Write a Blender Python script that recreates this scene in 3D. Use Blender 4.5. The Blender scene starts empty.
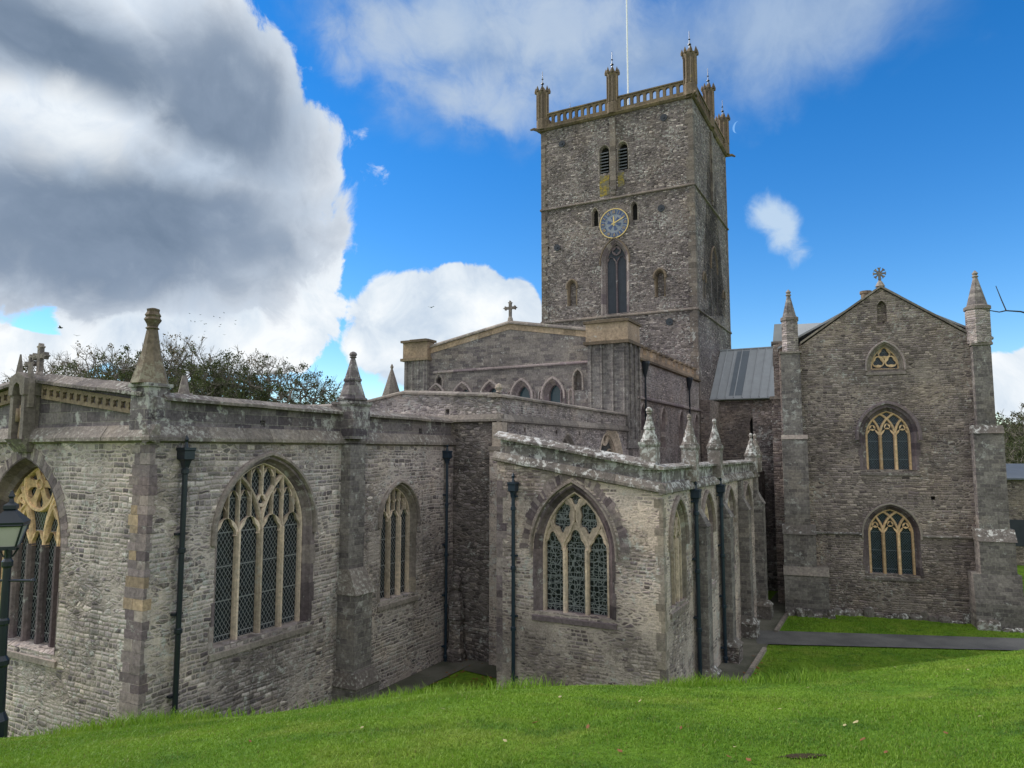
import bpy, math, random
import numpy as np
from mathutils import Vector, Matrix
from mathutils.geometry import tessellate_polygon
random.seed(7); rng = np.random.default_rng(7)
R = math.radians
S = bpy.context.scene
COL = S.collection

# ------------------------------------------------------------------ camera
EYE = 7.3
FPX, PITCH = 710.0, math.atan(68 / 710)
cd = bpy.data.cameras.new('camera'); cam = bpy.data.objects.new('camera', cd); COL.objects.link(cam)
cd.sensor_width = 36; cd.lens = 36 * FPX / 1024; cd.clip_start = .05; cd.clip_end = 5000
cam.location = (0, 0, EYE); cam.rotation_euler = (R(90) + PITCH, 0, 0)
S.camera = cam
S.render.resolution_x, S.render.resolution_y = 1024, 768
vs = S.view_settings
vs.view_transform = 'Standard'; vs.look = 'None'; vs.gamma = 1; vs.use_curve_mapping = False
vs.exposure = 0.66
S.cycles.max_bounces = 5; S.cycles.diffuse_bounces = 3; S.cycles.glossy_bounces = 3
S.cycles.transmission_bounces = 3; S.cycles.sample_clamp_indirect = 4

# ------------------------------------------------------------------ light
SUN_EL, SUN_AZ = R(34), R(-72)          # azimuth from +Y towards +X: sun to the left, a little beyond the building
sd = bpy.data.lights.new('sun', 'SUN'); sun = bpy.data.objects.new('sun', sd); COL.objects.link(sun)
sd.energy = 2.3; sd.angle = R(11); sd.color = (1.0, .95, .86)
sdir = Vector((math.sin(SUN_AZ) * math.cos(SUN_EL), math.cos(SUN_AZ) * math.cos(SUN_EL), math.sin(SUN_EL)))
sun.rotation_euler = (-sdir).to_track_quat('-Z', 'Y').to_euler()
sun.location = (-60, 20, 60)


class NT:
    """small helper to write node trees"""
    def __init__(s, tree): s.t = tree; s.n = tree.nodes; s.l = tree.links
    def add(s, kind, ins=None, **props):
        nd = s.n.new(kind)
        for k, v in props.items(): setattr(nd, k, v)
        for k, v in (ins or {}).items():
            sock = nd.inputs[k]
            if hasattr(v, 'is_linked') or hasattr(v, 'links'): s.l.new(v, sock)
            else: sock.default_value = v
        return nd
    def m(s, op, a, b=None, c=None, clamp=False):
        ins = {0: a}
        if b is not None: ins[1] = b
        if c is not None: ins[2] = c
        return s.add('ShaderNodeMath', ins, operation=op, use_clamp=clamp).outputs[0]
    def v(s, op, a, b=None):
        ins = {0: a}
        if b is not None: ins[1] = b
        nd = s.add('ShaderNodeVectorMath', ins, operation=op)
        return nd.outputs[1] if op in ('DOT_PRODUCT', 'LENGTH', 'DISTANCE') else nd.outputs[0]
    def mix(s, f, a, b, mode='MIX'):
        nd = s.add('ShaderNodeMix', None, data_type='RGBA', blend_type=mode)
        for sock, val in ((nd.inputs[0], f), (nd.inputs[6], a), (nd.inputs[7], b)):
            if hasattr(val, 'links'): s.l.new(val, sock)
            else: sock.default_value = val if not isinstance(val, tuple) or len(val) == 4 else (*val, 1)
        return nd.outputs[2]
    def step(s, x, a, b, lo=0., hi=1.):
        return s.add('ShaderNodeMapRange', {0: x, 1: a, 2: b, 3: lo, 4: hi}, interpolation_type='SMOOTHSTEP').outputs[0]
    def noise(s, vec, scale, detail=4, rough=.55, dist=0.):
        return s.add('ShaderNodeTexNoise', {'Vector': vec, 'Scale': scale, 'Detail': detail, 'Roughness': rough, 'Distortion': dist})
    def ramp(s, fac, stops, interp='LINEAR'):
        nd = s.add('ShaderNodeValToRGB', {0: fac}); cr = nd.color_ramp; cr.interpolation = interp
        while len(cr.elements) > 1: cr.elements.remove(cr.elements[-1])
        for i, (p, c) in enumerate(stops):
            e = cr.elements[0] if i == 0 else cr.elements.new(p)
            e.position = p; e.color = (*c, 1)
        return nd.outputs[0]


def pix_dir(px, py):
    u, v = (px - 512) / FPX, (384 - py) / FPX
    c, s = math.cos(PITCH), math.sin(PITCH)
    return Vector((u, c - v * s, s + v * c)).normalized()


def build_world():
    w = bpy.data.worlds.new('World'); S.world = w; w.use_nodes = True
    t = NT(w.node_tree); t.n.clear()
    sky = t.add('ShaderNodeTexSky', sky_type='NISHITA', sun_disc=False)
    sky.sun_elevation = SUN_EL; sky.sun_rotation = SUN_AZ
    sky.air_density = 1.0; sky.dust_density = .0; sky.ozone_density = 3.5
    hsv = t.add('ShaderNodeHueSaturation', {'Hue': .506, 'Saturation': 1.36, 'Value': 1.12, 'Color': sky.outputs[0]})
    d = t.add('ShaderNodeTexCoord').outputs['Generated']
    d = t.v('NORMALIZE', d)
    wv = t.v('MULTIPLY', t.v('SUBTRACT', t.noise(d, 4.0, 3, .5).outputs[1], (.5, .5, .5)), (.16, .16, .16)); dw = t.v('ADD', d, wv)
    nA = t.noise(dw, 5.6, 10, .6, .2).outputs[0]
    nB = t.noise(t.v('ADD', d, (3.1, 1.7, .4)), 3.0, 6, .5).outputs[0]
    nC0 = t.noise(dw, 19., 9, .64, .3).outputs[0]
    vb = t.add('ShaderNodeTexVoronoi', {'Vector': dw, 'Scale': 17.}, feature='SMOOTH_F1'); vb.inputs['Smoothness'].default_value = .6
    nC = t.m('ADD', t.m('MULTIPLY', nC0, .7), t.m('MULTIPLY', t.m('SUBTRACT', .62, vb.outputs['Distance']), .42))
    a1 = t.m('SUBTRACT', nA, .5); b1 = t.m('SUBTRACT', nB, .5); c1 = t.m('SUBTRACT', nC, .5)
    fluff = t.m('ADD', t.m('MULTIPLY', a1, 1.1), t.m('MULTIPLY', c1, .95))

    def blob(px, py, rx, ry, rot, amp, n=fluff):
        c = pix_dir(px, py); r = Vector((0, 0, 1)).cross(c).normalized() * -1; u = c.cross(r) * -1
        if u.z < 0: u = -u
        if r.x < 0 and c.y > 0: r = -r
        ca, sa = math.cos(R(rot)), math.sin(R(rot))
        r2 = r * ca + u * sa; u2 = -r * sa + u * ca
        e = t.v('SUBTRACT', d, tuple(c))
        x = t.m('DIVIDE', t.v('DOT_PRODUCT', e, tuple(r2)), rx / FPX)
        y = t.m('DIVIDE', t.v('DOT_PRODUCT', e, tuple(u2)), ry / FPX)
        ln = t.m('SQRT', t.m('ADD', t.m('MULTIPLY', x, x), t.m('MULTIPLY', y, y)))
        return t.m('MULTIPLY_ADD', n, amp, t.m('SUBTRACT', 1., ln))

    def mx(*v):
        o = v[0]
        for k in v[1:]: o = t.m('MAXIMUM', o, k)
        return o
    # the big rain cloud upper left: several lobes
    big = mx(blob(60, 108, 262, 176, -10, .55), blob(222, 120, 108, 108, 0, .62), blob(180, 232, 104, 88, -20, .62), blob(-120, 140, 290, 122, 0, .5))
    # sunlit cumulus
    cum = mx(blob(210, 322, 140, 58, 6, .85), blob(285, 262, 58, 66, 0, .9), blob(428, 332, 92, 72, 0, .55), blob(466, 300, 66, 46, 0, .65),
             blob(30, 352, 66, 20, 0, .8), blob(1046, 385, 56, 36, 0, .8), blob(515, 318, 34, 50, 0, .5), blob(-300, 380, 260, 70, 0, .8))
    wisp = blob(784, 226, 46, 30, -52, 1.7)
    # thin veils at the top
    veil = mx(blob(470, 40, 190, 95, -8, .9), blob(640, 60, 230, 66, 0, .9), blob(800, 20, 150, 70, 10, .8), blob(480, -140, 420, 110, 0, .9))
    # added bright cloud cover, unseen behind and above the viewer, softens light on walls
    back = t.m('ADD', t.step(t.v('DOT_PRODUCT', d, (0.1, -.75, .62)), -.35, .55, -.25, .62), t.m('MULTIPLY', a1, 1.2))
    dbig = t.step(big, .0, .10); dcum = t.step(cum, .0, .09); dveil = t.step(veil, -.2, .9, 0, .9); dback = t.step(back, .0, .4); dwisp = t.step(wisp, .05, .75, 0, .9)
    # big cloud: lit edges and one lit opening round a grey body
    dark = mx(blob(115, 222, 225, 108, 8, .5, b1), blob(225, 110, 100, 120, 50, .6, b1), blob(40, 35, 250, 60, -8, .6, b1))
    body = t.step(t.m('ADD', dark, t.m('ADD', t.m('MULTIPLY', a1, 1.1), t.m('MULTIPLY', c1, .6))), -.06, .58)
    grey = t.ramp(t.m('ADD', t.m('MULTIPLY', nB, .4), t.m('ADD', t.m('MULTIPLY', nA, .45), t.m('MULTIPLY', nC0, .15))), [(.36, (.10, .14, .20)), (.5, (.15, .195, .265)), (.64, (.24, .29, .36))])
    edge = t.ramp(t.m('ADD', nC, t.m('MULTIPLY', a1, .7)), [(.14, (.34, .40, .48)), (.38, (.48, .53, .59)), (.6, (.62, .645, .67))])
    white = t.ramp(t.m('ADD', nC, t.m('MULTIPLY', a1, .7)), [(.12, (.34, .41, .50)), (.36, (.49, .54, .59)), (.58, (.62, .64, .655))])
    cb = t.mix(body, edge, grey)
    hl = t.step(blob(72, 128, 80, 62, -25, 1.3), .0, .9)
    cb = t.mix(t.m('MULTIPLY', hl, .8), cb, (.60, .63, .65))
    veilc = t.ramp(nA, [(.3, (.13, .21, .36)), (.62, (.25, .33, .45))])
    base = t.add('ShaderNodeBackground', {'Color': hsv.outputs[0], 'Strength': .105})
    def lay(prev, col, fac):
        b = t.add('ShaderNodeBackground', {'Strength': 1.0})
        if hasattr(col, 'links'): t.l.new(col, b.inputs[0])
        else: b.inputs[0].default_value = col
        return t.add('ShaderNodeMixShader', {0: fac, 1: prev, 2: b.outputs[0]}).outputs[0]
    o = lay(base.outputs[0], (.62, .66, .70, 1), dback)
    o = lay(o, veilc, dveil)
    puff = mx(blob(395, 45, 105, 62, 15, 1.3), blob(490, 95, 90, 46, -10, 1.3), blob(560, 25, 120, 50, 0, 1.3)); o = lay(o, (.33, .395, .48, 1), t.step(puff, .0, .8, 0, .75))
    o = lay(o, (.36, .45, .55, 1), dwisp)
    o = lay(o, white, dcum)
    o = lay(o, cb, dbig)
    out = t.add('ShaderNodeOutputWorld'); t.l.new(o, out.inputs[0])
build_world()

# ------------------------------------------------------------------ materials
def new_mat(name):
    m = bpy.data.materials.new(name); m.use_nodes = True
    t = NT(m.node_tree); t.n.clear()
    p = t.add('ShaderNodeBsdfPrincipled', {'Roughness': .9, 'Specular IOR Level': .25})
    o = t.add('ShaderNodeOutputMaterial'); t.l.new(p.outputs[0], o.inputs[0])
    return m, t, p


def finish(t, p, col, h=None, dist=.03, strength=.8):
    t.l.new(col, p.inputs['Base Color'])
    if h is not None:
        b = t.add('ShaderNodeBump', {'Height': h, 'Distance': dist, 'Strength': strength}); t.l.new(b.outputs[0], p.inputs['Normal'])


def weather(t, co, col, stain=.5, lichen=.3, lich_col=(.50, .49, .465), streak=.4, lscale=3.2):
    """dark soaked patches, run-off streaks, pale lichen spots"""
    n = t.noise(co, .33, 5, .6).outputs[0]
    col = t.mix(t.m('MULTIPLY', t.step(n, .46, .68), stain), col, (.45, .44, .46), 'MULTIPLY')
    n2 = t.noise(t.v('MULTIPLY', co, (1.6, 1.6, .16)), 1.0, 5, .6).outputs[0]
    col = t.mix(t.m('MULTIPLY', t.step(n2, .52, .72), streak), col, (.36, .36, .37), 'MULTIPLY')
    n4 = t.noise(t.v('ADD', co, (9.1, 4., 2.)), .55, 4, .6).outputs[0]
    col = t.mix(t.m('MULTIPLY', t.step(n4, .50, .66), .45), col, (1.35, 1.28, 1.15), 'MULTIPLY')
    l = t.noise(co, lscale, 7, .66).outputs[0]
    l2 = t.noise(t.v('ADD', co, (5, 2, 8)), .5, 3).outputs[0]
    lf = t.noise(co, lscale * 5, 4, .7).outputs[0]
    lm = t.step(t.m('ADD', l, t.m('ADD', t.m('MULTIPLY', t.m('SUBTRACT', l2, .5), .5), t.m('MULTIPLY', t.m('SUBTRACT', lf, .5), .35))), .63 - .14 * lichen, .74 - .12 * lichen)
    return t.mix(t.m('MULTIPLY', lm, min(1, .45 + lichen * .5)), col, lich_col)


def rubble(name, cols, mortar, sx=3.0, sz=7.0, warp=.10, mw=.016, bump=.035, fine=14., contrast=1.0, random_=0., smear=.45, smear_t=.56, **kw):
    """coursed rubble: rows of random height, stones of random length, joints bent by noise"""
    m, t, p = new_mat(name)
    co = t.add('ShaderNodeTexCoord').outputs['Object']
    s = t.add('ShaderNodeSeparateXYZ', {0: co})
    hx = t.m('ADD', s.outputs[0], s.outputs[1])
    def vor(wv, feat):
        return t.add('ShaderNodeTexVoronoi', {'W': wv, 'Scale': 1., 'Randomness': .9}, voronoi_dimensions='1D', feature=feat)
    w0 = t.m('SUBTRACT', t.noise(co, .9, 3).outputs[0], .5); w1 = t.m('SUBTRACT', t.noise(co, 3.6, 3).outputs[0], .5)
    fn = t.noise(co, fine, 6, .65).outputs[0]; f1 = t.m('SUBTRACT', fn, .5)
    zz = t.m('ADD', s.outputs[2], t.m('ADD', t.m('MULTIPLY', w0, warp * 2.2), t.m('ADD', t.m('MULTIPLY', w1, warp * .9), t.m('MULTIPLY', f1, .03))))
    wz = t.m('MULTIPLY_ADD', zz, sz, 300.)
    rowc = t.add('ShaderNodeSeparateColor', {0: vor(wz, 'F1').outputs['Color']}); rowe = vor(wz, 'DISTANCE_TO_EDGE').outputs['Distance']
    wx0 = t.m('SUBTRACT', t.noise(t.v('ADD', co, (4, 4, 4)), 2.6, 3).outputs[0], .5)
    xx = t.m('ADD', hx, t.m('ADD', t.m('MULTIPLY', wx0, warp * .9), t.m('MULTIPLY', f1, .04)))
    sxr = t.m('MULTIPLY_ADD', rowc.outputs[1], .9, .6)
    wx = t.m('MULTIPLY_ADD', t.m('MULTIPLY', xx, sx), sxr, t.m('MULTIPLY', rowc.outputs[0], 931.7))
    v1 = vor(wx, 'F1'); cole = vor(wx, 'DISTANCE_TO_EDGE').outputs['Distance']
    sep = t.add('ShaderNodeSeparateColor', {0: v1.outputs['Color']})
    eh = t.m('DIVIDE', rowe, sz); ev = t.m('DIVIDE', cole, t.m('MULTIPLY', sxr, sx))
    edge = t.m('SMOOTH_MIN', eh, ev, .035)
    edge = t.m('ADD', edge, t.m('MULTIPLY', f1, .022))
    sr, sg, sb = sep.outputs
    if random_ > 0:      # stretches of uncoursed rubble between the coursed ones
        wn3 = t.v('ADD', co, t.v('MULTIPLY', t.v('SUBTRACT', t.noise(co, 7., 4, .6).outputs[1], (.5, .5, .5)), (.13, .13, .07)))
        sv = t.v('MULTIPLY', wn3, (sx * 1.0, sx * 1.0, sz * 1.12))
        q1 = t.add('ShaderNodeTexVoronoi', {'Vector': sv, 'Scale': 1., 'Randomness': .95}, feature='F1'); q2 = t.add('ShaderNodeTexVoronoi', {'Vector': sv, 'Scale': 1., 'Randomness': .95}, feature='DISTANCE_TO_EDGE')
        qs = t.add('ShaderNodeSeparateColor', {0: q1.outputs['Color']})
        msk = t.step(t.m('ADD', t.noise(t.v('ADD', co, (2, 9, 4)), .9, 3).outputs[0], t.m('MULTIPLY', f1, .1)), .62 - .34 * random_, .66 - .34 * random_)
        e2 = t.m('ADD', t.m('DIVIDE', q2.outputs[0], sz * .85), t.m('MULTIPLY', f1, .034))
        lerp = lambda a_, b_: t.add('ShaderNodeMix', {0: msk, 2: a_, 3: b_}).outputs[0]
        edge = lerp(edge, e2); sr, sg, sb = lerp(sr, qs.outputs[0]), lerp(sg, qs.outputs[1]), lerp(sb, qs.outputs[2])
    tint = lambda c: (c[0] * 1.075, c[1] * .962, c[2] * .975)
    mortar = tint(mortar)
    col = t.ramp(sr, [(i / (len(cols) - 1), tint(c)) for i, c in enumerate(cols)])
    br = t.m('MULTIPLY_ADD', sg, .95 * contrast, 1 - .5 * contrast)
    br = t.m('MULTIPLY', br, t.m('MULTIPLY_ADD', fn, 1.6, .2))
    comb = t.add('ShaderNodeCombineColor', {0: br, 1: br, 2: br}).outputs[0]
    col = t.mix(1., col, comb, 'MULTIPLY')
    sm = t.step(edge, mw * .15, mw * 1.1)
    big = t.noise(t.v('ADD', co, (1, 7, 3)), .45, 4).outputs[0]
    mcol = t.mix(t.step(big, .40, .62), mortar, tuple(c * .42 for c in mortar))
    col = t.mix(sm, mcol, col)
    # patches where old pointing is smeared over the stones
    msp = t.noise(co, 26., 4, .7).outputs[0]
    sme = t.step(t.m('ADD', t.noise(t.v('ADD', co, (7, 1, 5)), .8, 5, .65).outputs[0], t.m('MULTIPLY', f1, .45)), smear_t, smear_t + .10)
    col = t.mix(t.m('MULTIPLY', sme, smear), col, t.mix(t.step(msp, .35, .66), tuple(c * .62 for c in mortar), tuple(c * 1.02 for c in mortar)))
    col = weather(t, co, col, **kw)
    h = t.m('ADD', t.m('MULTIPLY', t.step(edge, -.004, mw * 2.2), t.m('MULTIPLY_ADD', sme, -.6 * smear, .75)), t.m('ADD', t.m('MULTIPLY', fn, .5), t.m('MULTIPLY', sb, .3)))
    finish(t, p, col, h, bump, .9)
    return m


def ashlar(name, c1, c2, mortar, bw=.62, bh=.27, bump=.012, **kw):
    m, t, p = new_mat(name)
    co = t.add('ShaderNodeTexCoord').outputs['Object']
    s = t.add('ShaderNodeSeparateXYZ', {0: co})
    uv = t.add('ShaderNodeCombineXYZ', {0: t.m('ADD', s.outputs[0], s.outputs[1]), 1: s.outputs[2]}).outputs[0]
    wn = t.noise(co, 2.2, 3).outputs[1]
    uv = t.v('ADD', uv, t.v('MULTIPLY', t.v('SUBTRACT', wn, (.5, .5, .5)), (.05, .04, 0)))
    b = t.add('ShaderNodeTexBrick', {'Vector': uv, 'Color1': (*c1, 1), 'Color2': (*c2, 1), 'Mortar': (*mortar, 1), 'Scale': 1., 'Mortar Size': .012,
                                      'Mortar Smooth': .3, 'Bias': 0., 'Brick Width': bw, 'Row Height': bh}, offset=.45, squash=.8, squash_frequency=3)
    fn = t.noise(co, 11, 6, .65).outputs[0]
    g = t.m('MULTIPLY_ADD', fn, 2.0, .0)
    col = t.mix(1., b.outputs[0], t.add('ShaderNodeCombineColor', {0: g, 1: g, 2: g}).outputs[0], 'MULTIPLY')
    col = weather(t, co, col, **kw)
    h = t.m('ADD', t.m('MULTIPLY', t.m('SUBTRACT', 1., b.outputs[1]), .8), t.m('MULTIPLY', fn, .6))
    finish(t, p, col, h, bump, .9)
    return m


def dressed(name, cols, bump=.012, spread=.5, **kw):
    """cut stone: every loose block its own tone"""
    m, t, p = new_mat(name)
    co = t.add('ShaderNodeTexCoord').outputs['Object']
    rnd = t.add('ShaderNodeNewGeometry').outputs['Random Per Island']
    col = t.ramp(rnd, [(i / max(1, len(cols) - 1), (c[0] * 1.06, c[1] * .965, c[2] * .965)) for i, c in enumerate(cols)])
    fn = t.noise(co, 9, 6, .7).outputs[0]
    g = t.m('MULTIPLY_ADD', fn, 2.0, .0)
    bri = t.m('FRACT', t.m('MULTIPLY', rnd, 37.7)); g = t.m('MULTIPLY', g, t.m('MULTIPLY_ADD', bri, .5, .75))
    col = t.mix(1., col, t.add('ShaderNodeCombineColor', {0: g, 1: g, 2: g}).outputs[0], 'MULTIPLY')
    col = weather(t, co, col, **kw)
    finish(t, p, col, fn, bump, .9)
    return m


def plain(name, col, rough=.6, spec=.3, metal=0., var=.3, scale=8.):
    m, t, p = new_mat(name)
    co = t.add('ShaderNodeTexCoord').outputs['Object']
    fn = t.noise(co, scale, 5, .6).outputs[0]
    c = t.mix(fn, tuple(x * (1 - var) for x in col), tuple(x * (1 + var) for x in col))
    p.inputs['Roughness'].default_value = rough; p.inputs['Specular IOR Level'].default_value = spec; p.inputs['Metallic'].default_value = metal
    finish(t, p, c, fn, .004, .4)
    return m


def leaded(name, mode='diamond', kw_=.115, kh=.17, glass=(.010, .014, .018), lead=(.21, .215, .22), thick=.08):
    m, t, p = new_mat(name)
    co = t.add('ShaderNodeTexCoord').outputs['Object']
    s = t.add('ShaderNodeSeparateXYZ', {0: co})
    h = t.m('DIVIDE', t.m('ADD', s.outputs[0], s.outputs[1]), kw_); z = t.m('DIVIDE', s.outputs[2], kh)
    if mode == 'diamond': a, b = t.m('ADD', h, z), t.m('SUBTRACT', h, z)
    else: a, b = h, z
    def line(x):
        f = t.m('ABSOLUTE', t.m('SUBTRACT', t.m('FRACT', t.m('ADD', x, 100.)), .5)); return t.step(f, thick * .5, thick * 1.1)
    ln = t.m('MULTIPLY', line(a), line(b))
    if mode == 'mosaic':
        v = t.add('ShaderNodeTexVoronoi', {'Vector': co, 'Scale': 7.5}, feature='DISTANCE_TO_EDGE')
        ln = t.m('MINIMUM', ln, t.step(v.outputs[0], .035, .075))
    bar = t.m('ABSOLUTE', t.m('SUBTRACT', t.m('FRACT', t.m('DIVIDE', s.outputs[2], .82)), .5)); ln = t.m('MULTIPLY', ln, t.step(bar, .012, .022))
    vc = t.add('ShaderNodeTexVoronoi', {'Vector': co, 'Scale': 6.}); wn = t.add('ShaderNodeTexWhiteNoise', {0: t.v('FLOOR', t.add('ShaderNodeCombineXYZ', {0: a, 1: b}).outputs[0])}).outputs[0]
    gc = t.mix(wn, tuple(x * .6 for x in glass), tuple(x * 1.8 for x in glass))
    col = t.mix(ln, lead, gc)
    t.l.new(col, p.inputs['Base Color'])
    t.l.new(t.m('MULTIPLY_ADD', ln, -.5, .72), p.inputs['Roughness'])
    p.inputs['Specular IOR Level'].default_value = .35
    bm = t.add('ShaderNodeBump', {'Height': t.m('ADD', t.m('MULTIPLY', ln, -.4), wn), 'Distance': .004, 'Strength': .5}); t.l.new(bm.outputs[0], p.inputs['Normal'])
    return m


M = {}
M['chapel'] = rubble('chapel_rubble', [(.12, .107, .118), (.36, .338, .31), (.21, .20, .208), (.45, .425, .385), (.15, .137, .152), (.32, .303, .285), (.25, .253, .243), (.55, .53, .49)],
                     (.52, .49, .445), sx=4.4, sz=9.2, warp=.055, mw=.019, fine=18., bump=.024, random_=.36, smear=.6, smear_t=.50, stain=.5, lichen=.50, streak=.45, lscale=5.)
M['aisle'] = rubble('aisle_rubble', [(.16, .132, .14), (.42, .385, .34), (.24, .22, .222), (.50, .465, .41), (.17, .147, .158), (.39, .358, .315)],
                    (.60, .555, .485), sx=4.0, sz=10., warp=.05, mw=.024, fine=18., bump=.018, random_=.5, smear=.82, smear_t=.485, stain=.7, lichen=.55, streak=.35, lscale=5.)
M['dark_rubble'] = rubble('dark_stone_rubble', [(.10, .095, .095), (.21, .195, .185), (.15, .14, .14), (.26, .245, .22), (.12, .11, .115)], (.23, .215, .195), sx=4.2, sz=9., warp=.055, random_=.6, stain=.7, lichen=.42, streak=.7, lscale=5.)  # dark stone; at the passage end its tone stands for shade
M['upper'] = rubble('upper_rubble', [(.175, .16, .168), (.34, .32, .30), (.24, .225, .23), (.40, .375, .34)], (.42, .40, .365), sx=4.4, sz=10, warp=.06, random_=.5, smear=.6, stain=.5, lichen=.42, streak=.45, lscale=5.)
M['tower'] = rubble('tower_rubble', [(.08, .072, .078), (.22, .204, .188), (.14, .129, .133), (.275, .257, .234), (.115, .103, .11), (.18, .167, .157), (.44, .42, .39)],
                    (.215, .201, .184), sx=3.8, sz=9.0, mw=.018, warp=.07, random_=.35, fine=9., bump=.06, stain=.5, lichen=.45, streak=.4, lscale=5., contrast=1.2)
M['library'] = rubble('library_rubble', [(.125, .11, .112), (.275, .248, .218), (.19, .17, .165), (.33, .30, .262), (.15, .131, .134), (.24, .218, .192)],
                      (.36, .33, .285), sx=4.0, sz=10.5, mw=.015, warp=.06, random_=.3, smear=.6, fine=14., bump=.045, stain=.45, lichen=.32, streak=.35, lscale=5.)
M['presbytery'] = ashlar('presbytery_ashlar', (.105, .088, .093), (.24, .205, .19), (.20, .18, .16), .5, .2, stain=.5, lichen=.15, streak=.35)
M['purple'] = ashlar('purple_ashlar', (.085, .07, .08), (.20, .172, .175), (.21, .19, .175), .55, .25, stain=.5, lichen=.46, streak=.4)
M['buttress'] = ashlar('buttress_ashlar', (.125, .108, .11), (.25, .22, .208), (.24, .215, .195), .38, .17, stain=.6, lichen=.3, streak=.5)
M['purple_cut'] = dressed('purple_cut_stone', [(.12, .10, .112), (.20, .172, .18), (.29, .265, .245), (.14, .12, .13), (.24, .215, .21)], lichen=.2, stain=.4, streak=.25)
M['purple_dark'] = dressed('dark_purple_moulding', [(.075, .062, .072), (.11, .092, .10), (.15, .13, .135), (.09, .078, .085)], lichen=.25, stain=.4, streak=.25)
M['grey_cut'] = dressed('grey_cut_stone', [(.20, .185, .165), (.27, .25, .215), (.17, .155, .145), (.30, .275, .23)], lichen=.3, stain=.5, streak=.35)
M['tower_cut'] = dressed('tower_cut_stone', [(.125, .112, .10), (.18, .165, .145), (.105, .094, .088), (.20, .18, .155)], lichen=.35, stain=.5, streak=.4, lscale=5.)
M['ochre'] = dressed('ochre_limestone', [(.28, .222, .155), (.345, .28, .20), (.235, .188, .137), (.315, .255, .185)], lichen=.08, stain=.45, streak=.25)
M['gold'] = dressed('golden_limestone', [(.58, .43, .25), (.64, .49, .30)], lichen=.05, stain=.35, streak=.2)
M['cream'] = dressed('cream_limestone', [(.50, .438, .345), (.56, .49, .39), (.43, .38, .305)], lichen=.1, stain=.4, streak=.25)
M['tower_ochre'] = dressed('weathered_ochre_stone', [(.15, .122, .085), (.20, .163, .112), (.12, .10, .077), (.18, .148, .103)], lichen=.15, stain=.6, streak=.6, lich_col=(.30, .23, .09))
M['spire'] = dressed('lichened_spire_stone', [(.12, .102, .078), (.15, .128, .096)], lichen=.5, stain=.8, streak=.7, lich_col=(.30, .275, .21), lscale=6.)
M['coping'] = dressed('lichened_coping', [(.15, .14, .128), (.21, .195, .175), (.12, .11, .105), (.24, .225, .20)], lichen=.5, stain=.6, streak=.2, lich_col=(.46, .45, .41), lscale=9., bump=.05)
M['coping_dark'] = dressed('dark_coping', [(.17, .16, .145), (.23, .215, .19), (.14, .13, .12)], lichen=.25, stain=.5, streak=.3, lich_col=(.36, .34, .26))
M['lime'] = dressed('lime_spotted_stone', [(.13, .122, .113), (.185, .175, .158), (.10, .095, .09)], lichen=.85, stain=.6, streak=.3, lich_col=(.55, .54, .525), lscale=6.5)
M['limewall'] = ashlar('lime_spotted_wall', (.09, .078, .084), (.21, .188, .178), (.22, .205, .18), .5, .25, lichen=1., stain=.45, streak=.4, lich_col=(.52, .51, .495), lscale=4.5)
M['lead'] = plain('lead_sheet', (.31, .32, .335), .55, .3, 0, .25, 1.4)
M['lead_dark'] = plain('dark_lead_sheet', (.13, .15, .175), .5, .4, 0, .2, 1.4)
M['slate'] = plain('slate_roof', (.15, .165, .19), .6, .3, 0, .2, 3)
M['iron'] = plain('painted_iron', (.012, .017, .026), .35, .5, 0, .3, 6)
M['iron_blue'] = plain('blue_black_iron', (.012, .026, .046), .4, .5, 0, .3, 6)
M['louvre'] = plain('louvre_slate', (.10, .105, .115), .7, .3, 0, .3, 4)
M['shutter'] = plain('slate_infill', (.05, .056, .072), .75, .3, 0, .3, 3)
M['opening_shade'] = plain('painted_opening_shade', (.02, .019, .019), .95, .1, 0, .3, 3)  # near-black panel colour standing for the shade inside openings
M['gilt'] = plain('gilded_iron', (.62, .45, .17), .4, .5, .2, .15, 6)
M['clock_blue'] = plain('blue_enamel', (.035, .065, .17), .4, .5, 0, .2, 6)
M['clock_face'] = plain('clock_face_stone', (.22, .24, .29), .6, .3, 0, .25, 5)
M['pole_white'] = plain('white_pole_paint', (.75, .75, .74), .4, .4, 0, .05, 6)
M['pane'] = plain('frosted_lamp_pane', (.44, .42, .39), .35, .5, 0, .12, 5)
M['glass_d'] = leaded('diamond_leaded_glass')
M['glass_l'] = leaded('library_leaded_glass', 'diamond', .10, .12, (.010, .017, .027), (.10, .12, .145), .07)
M['glass_m'] = leaded('mosaic_leaded_glass', 'mosaic', .15, .17, (.008, .010, .014), (.19, .205, .205), .055)
M['glass_g'] = plain('green_lancet_glass', (.03, .06, .075), .25, .5, 0, .3, 5)
M['bark'] = plain('bark', (.17, .148, .125), .9, .2, 0, .35, 5)
M['twig'] = plain('dark_twig_bark', (.055, .045, .036), .9, .2, 0, .3, 6)


# ------------------------------------------------------------------ mesh building
class Plane:
    """a wall face: u to the right as seen from outside, z up, d into the wall"""
    def __init__(s, kind, at): s.k = kind; s.a = at
    def p(s, u, z, d=0.):
        if s.k == 'E': return (u, s.a + d, z)
        if s.k == 'N': return (s.a - d, u, z)
        if s.k == 'W': return (-u, s.a - d, z)
        return (s.a + d, -u, z)      # 'S'


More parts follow.
